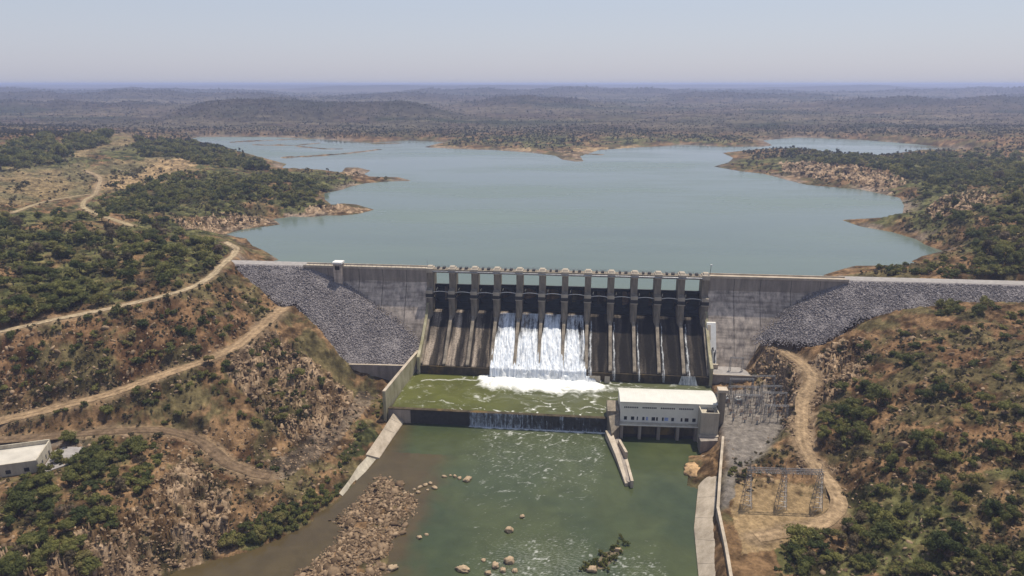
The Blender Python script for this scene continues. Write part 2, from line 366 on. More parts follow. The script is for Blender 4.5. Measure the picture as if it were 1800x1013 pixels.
CPTS = [
 # left: plateau, wood and fields
 (0,300,56),(100,310,53),(0,345,55),(0,240,69),(70,236,72),(200,240,66),(330,252,50),(250,300,54),(400,330,51),(330,295,56),(500,330,47),(640,316,43.5),(560,310,46),(440,290,47),(300,262,58),(130,270,60),
 (0,380,60),(0,450,59),(150,400,58),(300,400,50),(300,440,54),(200,340,53),(390,375,46),(430,445,47),(560,372,44),(620,370,43),(410,400,43),(360,420,50),
 (-300,300,60),(-300,400,66),(-300,480,66),(-700,300,64),(-700,500,70),(2400,300,66),(2400,420,80),(2800,650,75),(2600,900,60),(-600,900,40),(-600,1100,34),(2300,1150,48),
 # upper road and slope under it
 (415,435,50),(405,452,50),(385,475,50),(340,505,50.5),(250,530,50),(100,560,49),(0,583,48),(-200,615,47),(200,490,53),(100,500,55),
 (420,490,46),(440,510,42),(470,520,39),(400,530,43),(300,570,42.5),(150,620,40),(0,660,36),(-200,700,34),
 (498,542,34.5),(480,560,34),(400,615,32.5),(300,652,30.5),(200,690,28),(100,716,26),(0,740,24.6),(-200,790,23),
 (530,532,35),(545,560,31.5),(560,585,28),(575,610,23),(590,632,18),(585,655,13.5),
 (470,600,30),(520,610,27),(450,660,25),(540,650,20),(560,690,14),(600,690,9),(620,672,7.5),(660,680,6),(590,740,8),(520,730,14),(450,720,18.5),(380,720,20.5),(250,730,23),(100,745,23),
 (640,720,4.5),(660,740,3),(600,800,3.2),(560,850,3),(510,835,6),(450,835,7),(400,815,10),(350,775,14),(300,757,17),(220,757,20),(150,760,21),(0,772,21.8),(-150,777,21),
 (480,790,9.5),(430,780,12),(540,790,6),(100,820,19.5),(60,850,18.5),(0,850,19.3),(200,800,18.5),(280,800,17),(330,830,13.5),(250,860,15.5),(100,900,17.5),(0,930,18.5),(0,1013,18),(180,950,14.5),
 (340,880,11.5),(400,890,8.5),(330,940,8),(250,960,9.5),(200,1010,9.5),(420,930,4),(380,960,3),(300,985,3.5),(460,900,4),(500,890,3.5),(120,1013,14),(0,1150,20),(150,1080,11),
 # valley floor
 (800,700,-3),(1000,700,-3),(900,800,-3),(900,950,-3),(1150,900,-3),(1150,800,-3),(800,1000,-2),(1000,1150,-4),
 # lake floor
 (600,430,38),(900,430,34),(900,330,36),(1300,380,36),(900,280,38),(1150,290,37),
 # right bank below the dam
 (1290,690,8),(1340,690,8.6),(1285,760,8),(1350,750,8.2),(1300,830,8),(1400,850,8.4),(1330,900,8),(1290,960,8),(1300,1013,8),(1360,960,8.2),(1430,925,8.2),(1477,890,9),(1455,845,9.8),(1425,800,12),(1410,760,14.5),(1412,720,17),(1424,665,20.5),
 (1380,630,23),(1330,596,24),(1290,598,23),(1270,625,15),(1300,628,15),(1350,660,16),(1370,700,13),(1375,760,11),(1345,670,10),
 (1440,600,26),(1480,580,30),(1525,556,37.5),(1600,545,41),(1660,538,43.5),(1740,538,44.5),(1800,540,45),(1900,545,47),(1800,620,45),(1700,620,40),(1600,620,34.5),(1520,620,29.5),(1460,640,24.5),(1480,690,22.5),(1550,690,27.5),(1650,700,33),(1780,700,39),
 (1460,740,17.5),(1500,740,21),(1600,760,27.5),(1700,780,31),(1800,800,34.5),(1470,790,14),(1490,820,13.5),(1540,830,19),(1620,850,22),(1800,880,30),(1500,880,10.5),(1540,900,14),(1460,950,9.5),(1420,980,9),(1560,980,14.5),(1680,950,21.5),(1800,980,27),(1700,1060,20),(1500,1080,12),(1900,900,36),(1950,760,40),
 # right shore above the dam
 (1700,488,49),(1620,482,46),(1550,478,44),(1800,485,50),(1900,490,52),(1700,440,48),(1700,400,54),(1660,370,52),(1630,360,47),(1720,340,58),(1800,350,66),(1800,420,62),(1750,300,50),(1800,276,47),(1700,280,45),(1600,325,46),(1500,310,44.5),(1450,285,46),(1550,288,46),(1640,290,46.5),(1520,395,44),
 (1900,600,50),(2100,700,52),
 # beyond the lake
 (0,215,60),(300,230,50),(450,232,46),(600,238,47),(900,245,45),(1100,245,46),(1300,235,46),(1450,232,46),(1600,240,48),(1750,250,52),(900,215,50),(300,210,56),(600,210,56),(1300,210,54),(1700,215,56),(1900,215,58),(-300,215,62),(2300,220,62),(-800,220,64)]
_cx = np.array([P(*c) + (c[2],) for c in CPTS])
CU = _cx[:, 0] / _cx[:, 1] * 1.0; CV = np.log(_cx[:, 1]) * 1.25; CZ = _cx[:, 2]
def _ker(du, dv): return np.sqrt(du * du + dv * dv + 0.0006)
_K = _ker(CU[:, None] - CU[None], CV[:, None] - CV[None]) - np.eye(len(CU)) * 0.002
_n = len(CU); _Q = np.zeros((_n + 3, _n + 3)); _Q[:_n, :_n] = _K
_Q[:_n, _n] = 1; _Q[:_n, _n + 1] = CU; _Q[:_n, _n + 2] = CV; _Q[_n:, :_n] = _Q[:_n, _n:].T
WT = np.linalg.solve(_Q, np.concatenate([CZ, np.zeros(3)]))
RIDGES = [(1980, 174, 0, 6), (2700, 180, 26, 5), (3700, 168, 20, 4.5), (5200, 158.5, 13, 5), (7600, 153, 7, 4.5), (11500, 149.8, 2.2, 4), (15200, 148.3, 0.8, 3)]
def base(x, y):
    x = np.asarray(x, float); y = np.asarray(y, float); sh = x.shape; x = x.ravel(); y = y.ravel()
    ys = np.minimum(y, 2200.); u = np.clip(x / y, -1.6, 1.6); v = np.log(ys) * 1.25
    z = np.empty(len(x))
    for i in range(0, len(x), 40000):
        a = u[i:i + 40000]; b = v[i:i + 40000]
        z[i:i + 40000] = _ker(a[:, None] - CU[None], b[:, None] - CV[None]) @ WT[:_n] + WT[_n] + WT[_n + 1] * a + WT[_n + 2] * b
    ly = np.log(np.maximum(y, 1))
    zf = 44 + 26 * np.clip((ly - 7.17) / 2.38, 0, 1.0) + 5 * (fbm(x / 260, y / 200, 4, 6) - 0.5)
    k = sstep(math.log(1300), math.log(1650), ly)
    uu = x / np.maximum(y, 1); shm = np.zeros_like(y)
    for i, (yk, py_, va, fr) in enumerate(RIDGES):
        yk_ = yk * (1 + 0.22 * (fbm(uu * 2.2 + i * 7.3, uu * 0 + i * 3.1, 3, 40 + i) - 0.5))
        up = py_ - va * (fbm(uu * fr + i * 3.7, uu * 0 + i * 1.7, 4, 60 + i) - 0.5) * 2
        if i == 0: up = py_ + 34 * sstep(0.10, 0.26, np.abs(uu + 0.285)) - 14 * (fbm(uu * 9, uu * 0, 4, 61) - 0.5)
        cz = ZC - yk_ * (up - 147) / 1200.0
        t = (ly - np.log(yk_)); sh_ = np.where(t < 0, np.exp(-(t / 0.13) ** 2), np.exp(-(t / 0.10) ** 2))
        shm = np.maximum(shm, sh_ * sstep(8, 30, cz - zf))
        gul = 1 + 0.16 * (ridged(x / 170 / (yk / 2500), y / 300 / (yk / 2500), 4, 70 + i) - 0.5) * (1 - sh_ ** 3)
        zf = np.maximum(zf, zf + (cz - zf) * sh_ * gul)
    zf = np.where(y > 15500, 127 - 2 * (1 - sstep(15500, 19000, y)), zf)
    z = z * (1 - k) + zf * k; base.cover = shm.reshape(sh)
    return z.reshape(sh)
def emb(x, y):
    s, d = SD(x, y)
    k = 0.328 * (np.maximum(0, s + 62) * (s < 66) + np.maximum(0, 197 - s) * (s >= 66))
    return 49.2 - 0.74 * np.maximum(d, 0) - k
def water_shape(x, y, z):
    sd = sdist(x, y, shoreW)
    for pts, hw in SPITS:
        pw = [P(a, b, W_RES) for a, b in pts]
        dd, _ = segdist(x, y, pw)
        sd = np.where(sd > 0, np.minimum(sd, dd - hw - 5 * (vnoise(x / 14, y / 14, 3) - 0.3)), sd)
    rampw = 12 + 0.03 * y
    land = np.maximum(z - W_RES, 1.0) * sstep(-0.15, 1.0, -sd / rampw) + W_RES + 0.15 + np.minimum(-sd * 0.05, 0.6)
    s, d = SD(x, y)
    up = (d < -1) & (y < 2600)
    z = np.where(up, np.where(sd > 0, W_RES - 0.3 - np.minimum(sd * 0.12, 9), land), z)
    rd = sdist(x, y, riverW)
    dn = (d > -1) & (y < 360)
    land = np.maximum(z, 0.8) * sstep(-0.1, 1.0, -rd / 9.0) + 0.25
    zr = -0.25 - np.minimum(rd * 0.10, 3.5)
    z = np.where(dn & (s < 134), np.where(rd > 0, zr, np.where(rd > -9, land, z)), z)
    b = sdist(x, y, BAR)
    z = np.where(b > -2, np.maximum(z, -0.35 + 1.1 * sstep(-2, 4, b)), z)
    return z
def H0(x, y):
    x = np.asarray(x, float); y = np.asarray(y, float)
    return water_shape(x, y, base(x, y))
def ground(pts, hf=None, smax=4200.):
    """where the sight lines of the survey photograph meet the ground"""
    hf = hf or H0
    pts = np.asarray(pts, float); dx, dy, dz = ray(pts[:, 0], pts[:, 1])
    ys = np.exp(np.linspace(math.log(120), math.log(smax), 420))
    t = ys[None] / dy[:, None]; X = dx[:, None] * t; Y = ys[None] + 0 * X; Z = ZC + dz[:, None] * t
    below = Z < hf(X, Y)
    i = np.clip(np.argmax(below, 1), 1, None); j = np.arange(len(pts))
    a, b = i - 1, i
    ga = Z[j, a] - hf(X[j, a], Y[j, a]); gb = hf(X[j, b], Y[j, b]) - Z[j, b]
    w = np.clip(ga / (ga + gb + 1e-6), 0, 1)
    return np.stack([X[j, a] * (1 - w) + X[j, b] * w, Y[j, a] * (1 - w) + Y[j, b] * w, Z[j, a] * (1 - w) + Z[j, b] * w], 1), below.any(1)

# roads and tracks: centre lines found on the bare ground, smoothed
def catmull(pts, step):
    pts = np.asarray(pts, float); out = []
    ext = np.concatenate([[2 * pts[0] - pts[1]], pts, [2 * pts[-1] - pts[-2]]])
    for i in range(1, len(ext) - 2):
        p0, p1, p2, p3 = ext[i - 1:i + 3]; n = max(2, int(np.linalg.norm(p2 - p1) / step))
        for t in np.linspace(0, 1, n, endpoint=False):
            out.append(0.5 * ((2 * p1) + (p2 - p0) * t + (2 * p0 - 5 * p1 + 4 * p2 - p3) * t * t + (3 * p1 - p0 - 3 * p2 + p3) * t ** 3))
    out.append(pts[-1]); return np.array(out)
ROADS = {
 'upper': ([(-120,604),(0,583),(100,561),(180,546),(250,529),(330,508),(372,486),(386,470),(398,458),(412,449),(416,438),(405,430),(396,426)], 3.8, (0.40,0.31,0.20)),
 'lower': ([(-150,775),(0,740),(100,717),(200,690),(300,655),(370,630),(420,606),(452,580),(478,558),(498,541)], 6.0, (0.34,0.235,0.140)),
 'river': ([(-100,777),(0,773),(80,768),(150,762),(220,757),(290,757),(350,775),(398,812),(440,832),(475,838)], 4.4, (0.175,0.120,0.075)),
 'far': ([(20,375),(75,356),(130,346),(168,341),(150,352),(148,366),(190,383),(235,398)], 3.4, (0.36,0.28,0.165)),
 'hill': ([(150,300),(175,312),(172,330),(168,341)], 3.4, (0.36,0.27,0.165)),
 'right': ([(1352,604),(1380,622),(1415,640),(1426,655),(1428,672),(1412,700),(1408,740),(1412,780),(1430,815),(1455,845),(1473,873),(1470,900),(1440,922),(1390,935),(1330,945)], 4.6, (0.34,0.24,0.145)),
}
ROADW = {}
for k, (pp, w, c) in ROADS.items():
    g, _ = ground(pp); q = catmull(g, 2.0)
    for _i in range(12):
        q[1:-1, 2] = (q[:-2, 2] + q[1:-1, 2] + q[2:, 2]) / 3
    ROADW[k] = q
FLATS = [  # (outline in plan, level): levelled yards
 ([P(a, b, 8) for a, b in [(1262,690),(1350,685),(1378,740),(1330,800),(1285,830),(1272,900),(1290,1030),(1360,1000),(1450,930),(1470,880),(1430,870),(1300,860)]], 8.0),
 ([(-190, 178), (-146, 184), (-141, 204), (-156, 206), (-195, 199)], 19.5)]
EMBL = [(412,458),(425,478),(450,500),(478,522),(500,535),(522,528),(545,560),(562,588),(578,612),(600,640),(730,646),(740,605),(690,565),(600,500),(545,468)]
EMBR = [(1485,489),(1340,588),(1330,597),(1370,596),(1440,603),(1478,580),(1500,562),(1530,553),(1600,545),(1660,535),(1740,537),(1830,540),(1900,530),(1840,509),(1620,497)]
def embpoly(pp):
    out = []
    for a, b in pp:
        dx, dy, dz = ray(a, b); t = np.linspace(150, 520, 3000) / dy
        i = int(np.argmax(ZC + dz * t < emb(dx * t, dy * t))); out.append((float(dx * t[i]), float(dy * t[i])))
    return out
EMBLW, EMBRW = embpoly(EMBL), embpoly(EMBR)

# photograph zones used for ground cover
Z_ROCK = [[(420,600),(480,585),(560,640),(620,690),(600,740),(520,780),(470,740),(440,700),(400,660)], [(280,850),(330,800),(400,860),(400,960),(280,1013),(90,1013),(0,1013),(0,960),(120,940),(200,930)], [(310,395),(370,380),(430,375),(495,385),(500,398),(430,402),(330,405)], [(510,370),(560,360),(640,358),(660,368),(600,380),(520,382)],
 [(1290,600),(1340,600),(1400,640),(1410,700),(1395,770),(1372,750),(1362,690),(1332,662),(1275,630)], [(1640,385),(1625,368),(1660,345),(1720,335),(1745,345),(1730,360),(1690,380)], [(1365,288),(1420,285),(1540,300),(1600,320),(1560,335),(1480,318),(1390,312)], [(1420,640),(1470,600),(1520,590),(1540,640),(1480,690),(1430,720),(1430,800),(1480,830),(1400,830)],
 [(975,270),(1020,268),(1026,283),(990,282)], [(600,293),(650,295),(640,312),(610,310)]]
Z_SAND = [[(150,330),(190,318),(250,305),(280,281),(320,279),(345,290),(320,300),(265,315),(200,333)], [(1290,850),(1330,838),(1440,860),(1470,890),(1440,920),(1380,960),(1300,975),(1285,900)], [(755,258),(800,254),(830,262),(780,263)], [(870,262),(930,262),(935,268),(880,266)], [(1000,262),(1060,262),(1130,255),(1130,260),(1040,272)], [(455,272),(510,276),(505,285),(470,283)],[(1150,212),(1080,205),(1010,206),(1060,214)]]
Z_GREEN = [[(0,380),(120,365),(240,330),(300,300),(420,300),(560,300),(720,318),(580,352),(560,372),(400,375),(420,440),(360,480),(200,530),(0,570)], [(0,270),(120,255),(200,245),(330,250),(430,275),(480,305),(350,295),(180,280),(60,310),(0,300)], [(1270,270),(1400,262),(1560,272),(1800,270),(1800,480),(1660,460),(1700,440),(1600,400),(1500,395),(1600,350),(1480,310),(1300,300)], [(390,965),(550,860),(620,780),(670,700),(680,720),(640,790),(590,880),(440,970)], [(700,245),(900,250),(1000,262),(1300,250),(1330,240),(900,235)], [(1360,940),(1560,840),(1800,800),(1800,1013),(1360,1013)]]
Z_FIELD = [[(0,302),(130,292),(330,274),(345,300),(230,335),(150,342),(60,360),(0,374)], [(90,248),(230,235),(240,255),(140,275),(60,290)]]
Z_RED = [[(0,600),(200,560),(330,520),(480,540),(400,610),(200,690),(0,735)], [(1500,570),(1800,550),(1800,760),(1640,760),(1480,700)], [(340,450),(400,450),(420,480),(340,500),(280,500)], [(300,760),(430,780),(480,830),(380,850),(300,800)]]
for _z in (Z_GREEN, Z_RED, Z_FIELD):
    for _p in _z: _p[:] = [(-700 if a == 0 else 2600 if a == 1800 else a, b) for a, b in _p]
def zone(px, py, polys, soft, nx, ny):
    m = np.zeros(px.shape)
    jx = px + (nx - 0.5) * soft; jy = py + (ny - 0.5) * soft * 0.5
    for pl in polys:
        xs = [q[0] for q in pl]; ys = [q[1] for q in pl]
        k = (jx > min(xs)) & (jx < max(xs)) & (jy > min(ys)) & (jy < max(ys))
        if k.any(): m[k] = np.maximum(m[k], inpoly(jx[k], jy[k], pl))
    return m

# ------------------------------------------------------------------ ground sheet
us = np.concatenate([np.linspace(-1.7, -0.95, 60, endpoint=False), np.linspace(-0.95, 0.95, 1180), np.linspace(0.95, 1.7, 61)[1:]])
ys = np.concatenate([np.exp(np.linspace(math.log(70), math.log(140), 60, endpoint=False)), np.exp(np.linspace(math.log(140), math.log(900), 470, endpoint=False)), np.exp(np.linspace(math.log(900), math.log(36000), 430))])
GX = us[None, :] * ys[:, None]; GY = ys[:, None] + 0 * GX
gz = base(GX, GY)
ridge_cover = base.cover.copy()
ppx, ppy = proj(GX, GY, gz)
n1 = fbm(GX / 9, GY / 9, 4, 31); n2 = fbm(GX / 11, GY / 11, 4, 47)
rock = zone(ppx, ppy, Z_ROCK, 30, n1, n2)
near = 1 - sstep(500, 1200, GY)
rs = np.maximum(1, GY / 420)
# strata running down to the left give the cliffs their ledges
NU = np.where(GY < 420, GX, GX / GY * 420); NV = np.where(GY < 420, GY, 420 + 420 * np.log(np.maximum(GY, 1) / 420))
cu, cv = NU * 0.85 + NV * 0.5, -NU * 0.5 + NV * 0.85
ledge = ridged(cu / 7, cv / 3.2, 4, 71) - 0.5
amp = 1.5 + 4.2 * rock
wild = (fbm(NU / 16, NV / 16, 5, 61) - 0.5) * 3.0 * np.minimum(rs, 3) + ledge * amp * np.minimum(rs, 2.2) + rock * (fbm(GX / 3, GY / 3, 3, 63) - 0.5) * 1.6 * near
gz = gz + wild * (0.35 + 0.65 * near)
gz = gz + sstep(1200, 1900, GY) * (fbm(GX / 70, GY / 70, 4, 65) - 0.5) * 9 * (1 - sstep(9000, 14000, GY))
tq = (gz + (fbm(NU / 7, NV / 7, 4, 66) - 0.5) * 5) / 2.8; tf = tq - np.floor(tq)
gz = gz + (np.floor(tq) + sstep(0.40, 0.62, tf) - tq) * 2.8 * (0.95 * rock + 0.28 * (1 - rock)) * near
m = GY < 2700
gz[m] = water_shape(GX[m], GY[m], gz[m])
roadmask = np.zeros_like(gz)
for k, q in ROADW.items():
    w = ROADS[k][1]
    m = (GX > q[:, 0].min() - 15) & (GX < q[:, 0].max() + 15) & (GY > q[:, 1].min() - 15) & (GY < q[:, 1].max() + 15)
    dd, par = segdist(GX[m], GY[m], q)
    zr = np.interp(par, np.arange(len(q)), q[:, 2])
    f = 1 - sstep(w * 0.5 + 0.6, w * 0.5 + 5.0, dd)
    gz[m] = gz[m] * (1 - f) + zr * f
    roadmask[m] = np.maximum(roadmask[m], 1 - sstep(w * 0.45, w * 0.5 + 3.0, dd + (n1[m] - 0.5) * 4))
flat = np.zeros_like(gz)
for pl, lv in FLATS:
    m = (GY < 300)
    sd_ = sdist(GX[m], GY[m], pl); f = sstep(-5, 0, sd_)
    gz[m] = gz[m] * (1 - f) + (lv + (n2[m] - 0.5) * 0.25) * f; flat[m] = np.maximum(flat[m], f)
for pl in (EMBLW, EMBRW):
    m = (GY < 420) & (GY > 240)
    sd_ = sdist(GX[m], GY[m], pl) + (n1[m] - 0.5) * 2.5
    e = emb(GX[m], GY[m])
    f = sstep(-3.5, 0.5, sd_)
    gz[m] = np.where(sd_ > 0.5, np.minimum(gz[m], e - 1.6), gz[m] * (1 - f) + np.minimum(gz[m], e - 1.6) * f)
s_, d_ = SD(GX, GY)
m = (np.abs(d_) < 25) & (s_ > -62) & (s_ < 197) & ((s_ < 0) & (d_ < 20) & (d_ > -3) | (s_ > 134) & (d_ < 6) & (d_ > -3) | (s_ >= 0) & (s_ <= 134) & (d_ > -3))
gz[m] = np.minimum(gz[m], 21.0 - 14 * (s_[m] < 134))
m = (s_ > -110) & (s_ < 330) & (d_ > -12) & (d_ < 1.0); gz[m] = np.minimum(gz[m], np.where((s_[m] < -98) | (s_[m] > 285), gz[m], 40.0))
m = (s_ > 133) & (s_ < 185) & (d_ > 6) & (d_ < 30); gz[m] = np.minimum(gz[m], 9.5 + np.clip((s_[m] - 150) * 1.5 + (n1[m] - .5) * 4, 0, 40) + np.clip((d_[m] - 24) * 1.2, 0, 6) * (s_[m] > 151))
def Hf(x, y):
    x = np.asarray(x, float); y = np.asarray(y, float)
    ci = np.clip(np.interp(x / y, us, np.arange(len(us))), 0, len(us) - 1.001); ri = np.clip(np.interp(y, ys, np.arange(len(ys))), 0, len(ys) - 1.001)
    c = ci.astype(int); r = ri.astype(int); fc = ci - c; fr = ri - r
    return (gz[r, c] * (1 - fc) + gz[r, c + 1] * fc) * (1 - fr) + (gz[r + 1, c] * (1 - fc) + gz[r + 1, c + 1] * fc) * fr
# ground colours (albedo of soil, rock, grass, sand and far bush)
ppx, ppy = proj(GX, GY, gz)
def C3(c): return np.array(c, float)[None, None]
def blend(a, b, t): return a * (1 - t[..., None]) + b * t[..., None]
p1 = fbm(NU / 5, NV / 5, 5, 81, 0.6); p2 = fbm(NU / 22, NV / 22, 5, 83); p3 = fbm(NU / 2.2, NV / 2.2, 3, 85, 0.7)
soil = blend(C3((0.135, 0.083, 0.043)), C3((0.245, 0.150, 0.078)), sstep(0.35, 0.65, p1))
red = blend(C3((0.110, 0.060, 0.031)), C3((0.205, 0.120, 0.062)), sstep(0.35, 0.65, p1))
col = blend(soil, red, zone(ppx, ppy, Z_RED, 60, n1, n2) * sstep(0.3, 0.55, p2))
dry = blend(C3((0.085, 0.075, 0.036)), C3((0.15, 0.125, 0.058)), p1)
col = blend(col, dry, sstep(0.50, 0.60, fbm(NU / 13, NV / 13, 5, 87, 0.62)) * 0.85)
grn = blend(C3((0.055, 0.062, 0.024)), C3((0.135, 0.130, 0.052)), sstep(0.3, 0.7, p1))
gm = zone(ppx, ppy, Z_GREEN, 70, n1, n2)
col = blend(col, grn, gm * sstep(0.32, 0.5, p2) * 0.95)
gully = zone(ppx, ppy, [[(440,838),(500,845),(570,800),(625,745),(665,700),(640,685),(600,715),(545,775),(480,815)]], 30, n1, n2)
col = blend(col, blend(C3((0.12, 0.09, 0.065)), C3((0.24, 0.185, 0.135)), p1), gully * 0.85)
rk = blend(C3((0.17, 0.112, 0.066)), C3((0.40, 0.285, 0.185)), sstep(0.35, 0.68, p3 * 0.6 + ledge * 0.5 + 0.2))
col = blend(col, rk, rock * sstep(0.36, 0.5, p1 * 0.6 + p2 * 0.4))
fld = blend(C3((0.27, 0.20, 0.105)), C3((0.17, 0.145, 0.075)), sstep(0.4, 0.6, p2))
col = blend(col, fld, zone(ppx, ppy, Z_FIELD, 40, n1, n2) * 0.9)
col = blend(col, blend(C3((0.31, 0.215, 0.115)), C3((0.40, 0.28, 0.15)), p1), zone(ppx, ppy, Z_SAND, 26, n1, n2) * sstep(0.2, 0.35, p1))
fw = blend(C3((0.050, 0.056, 0.030)), C3((0.090, 0.076, 0.052)), sstep(0.38, 0.62, fbm(GX / 260, GY / 160, 5, 89)))
hillc = sstep(0.40, 0.62, fbm(GX / GY * 14, np.log(GY) * 9, 5, 6)); fw = blend(fw * 0.85, C3((0.105, 0.072, 0.055)), hillc * 0.6)
fw = blend(fw, C3((0.20, 0.15, 0.10)), sstep(0.64, 0.74, fbm(GX / 420, GY / 150, 4, 91)) * 0.7)
rcv = sstep(0.15, 0.75, ridge_cover + 0.5 * (fbm(NU / 40, NV / 16, 4, 95) - 0.5))
fw = blend(blend(fw, C3((0.17, 0.140, 0.095)), 0.55 * sstep(0.42, 0.62, fbm(NU / 50, NV / 14, 4, 96))), blend(fw, C3((0.052, 0.046, 0.040)), 0.65 + 0 * rcv), rcv)
fw = fw * (0.6 + 0.8 * fbm(NU / 5, NV / 2.5, 4, 93, 0.8))[..., None]
col = blend(col, fw, sstep(1150, 1500, GY))
# a pale drawdown rim along the lake and brown mud by the river
m = (GY < 2700) & (GY > 200)
sdw = np.full(gz.shape, -1e3); sdw[m] = sdist(GX[m], GY[m], shoreW)
rim = np.where((d_ < -1), 1 - sstep(3, 7 + GY * 0.012, -sdw + (p1 - 0.5) * 14), 0)
col = blend(col, blend(C3((0.12, 0.095, 0.07)), C3((0.27, 0.205, 0.155)), sstep(0.42, 0.6, p2)), rim * 0.9 * sstep(0.40, 0.56, p2 * 0.6 + n2 * 0.4))
col = blend(col, blend(C3((0.24, 0.165, 0.10)), C3((0.31, 0.225, 0.14)), p1), roadmask * 0.8)
col = blend(col, blend(C3((0.20, 0.175, 0.155)), C3((0.27, 0.235, 0.20)), p1), flat * (1 - zone(ppx, ppy, Z_SAND, 26, n1, n2)) * sstep(0.25, 0.4, p2 * 0.5 + (GY - 190) / 120))
ctr = 1 - 0.75 * np.maximum(flat, roadmask)
col = np.clip(col * (1 - ctr + ctr * (0.30 + 0.98 * sstep(0.22, 0.72, p3 * 0.55 + p1 * 0.45)))[..., None] * (1 - 0.12 * flat[..., None]) * 0.90, 0.008, 0.8)
gnd = npmesh('ground', np.stack([GX, GY, gz], -1).reshape(-1, 3), gridfaces(*gz.shape), M['ground'], smooth=True, colors={'Col': col.reshape(-1, 3)})
tag(gnd, kind='structure')

# roads as thin sheets on the levelled ground
for nm, key in (('dirt_road', 'upper'), ('dirt_road', 'lower'), ('dirt_road', 'river'), ('dirt_track', 'far'), ('dirt_track', 'hill'), ('dirt_road', 'right')):
    q = ROADW[key]; w = ROADS[key][1]; c = np.array(ROADS[key][2])
    t = np.gradient(q[:, :2], axis=0); t /= np.linalg.norm(t, axis=1)[:, None] + 1e-9; nn = np.stack([-t[:, 1], t[:, 0]], 1)
    offs = np.linspace(-1, 1, 13)
    jl = 1 + 0.5 * (fbm(q[:, 0] / 5, q[:, 1] / 5, 3, 5) - 0.5); jr = 1 + 0.5 * (fbm(q[:, 0] / 5, q[:, 1] / 5, 3, 8) - 0.5)
    X = q[:, None, 0] + nn[:, None, 0] * offs[None] * w / 2 * np.where(offs < 0, jl[:, None], jr[:, None])
    Y = q[:, None, 1] + nn[:, None, 1] * offs[None] * w / 2 * np.where(offs < 0, jl[:, None], jr[:, None])
    Z = np.maximum(Hf(X, Y), q[:, None, 2] - 0.3) + 0.14
    tr = 0.84 + 0.26 * np.exp(-((np.abs(offs) - 0.42) / 0.17) ** 2)[None] + 0.5 * (fbm(X / 3, Y / 3, 4, 15) - 0.5)
    o = npmesh(nm, np.stack([X, Y, Z], -1).reshape(-1, 3), gridfaces(*X.shape), M['ground'], smooth=True, colors={'Col': (c[None, None] * tr[..., None]).reshape(-1, 3)})
    tag(o, kind='structure')
# ------------------------------------------------------------------ water sheets
pts = [D(-150, -3), D(290, -3), (1500, 800), (1500, 2400), (-1500, 2400), (-1500, 800)]
o = npmesh('reservoir_water', [(x, y, W_RES) for x, y in pts], [list(range(6))], M['lake']); tag(o, kind='structure')
# ------------------------------------------------------------------ rockfill embankments
rng = np.random.default_rng(7)
def ico(sub=0):
    bm = bmesh.new(); bmesh.ops.create_icosphere(bm, subdivisions=sub + 1, radius=1)
    v = np.array([x.co[:] for x in bm.verts]); f = np.array([[q.index for q in x.verts] for x in bm.faces]); bm.free(); return v, f
ICO0, ICO1, ICO2 = ico(0), ico(1), ico(2)
def rockproto(k, src=ICO0):
    r = np.random.default_rng(k); v = src[0].copy()
    v *= r.uniform(0.72, 1.2, (len(v), 1)); v *= r.uniform([0.8, 0.6, 0.45], [1.3, 1.0, 0.8])
    for _ in range(3):                       # chip flat faces
        n = r.normal(size=3); n /= np.linalg.norm(n); h = r.uniform(0.45, 0.8); dd = v @ n
        v = v - np.maximum(0, dd - h)[:, None] * n[None]
    return v, src[1]
ROCKP = [rockproto(k) for k in range(8)]
def merged(name, pos, size, protos, mat, tint, parent=None, up=None, squash=1.0, tilt=0.4, smooth=False):
    """many small pieces as one mesh"""
    V, F, T = [], [], []; off = 0; pi = rng.integers(0, len(protos), len(pos))
    for k, (pv, pf) in enumerate(protos):
        idx = np.where(pi == k)[0]
        if not len(idx): continue
        a = rng.uniform(0, 2 * np.pi, len(idx)); c, s = np.cos(a), np.sin(a)
        v = np.repeat(pv[None], len(idx), 0) * size[idx][:, None, None]
        v[..., 2] *= squash
        x = v[..., 0] * c[:, None] - v[..., 1] * s[:, None]; y = v[..., 0] * s[:, None] + v[..., 1] * c[:, None]
        tx = rng.normal(0, tilt, (len(idx), 1)); ty = rng.normal(0, tilt, (len(idx), 1))
        z = v[..., 2] + tx * x + ty * y
        vv = np.stack([x, y, z], -1) + pos[idx][:, None, :]
        V.append(vv.reshape(-1, 3)); F.append((pf[None] + (np.arange(len(idx)) * len(pv))[:, None, None] + off).reshape(-1, pf.shape[1]))
        T.append(np.repeat(tint[idx], len(pv))); off += len(idx) * len(pv)
    return npmesh(name, np.concatenate(V), np.concatenate(F), mat, parent, smooth, attrs={'tint': np.concatenate(T)})
M['fill'] = plain('embankment_fill', (0.25, 0.225, 0.222), 0.95, var=0.3, scale=1.6)
M['crest'] = plain('crest_gravel', (0.30, 0.275, 0.26), 0.95, var=0.2, scale=0.5)
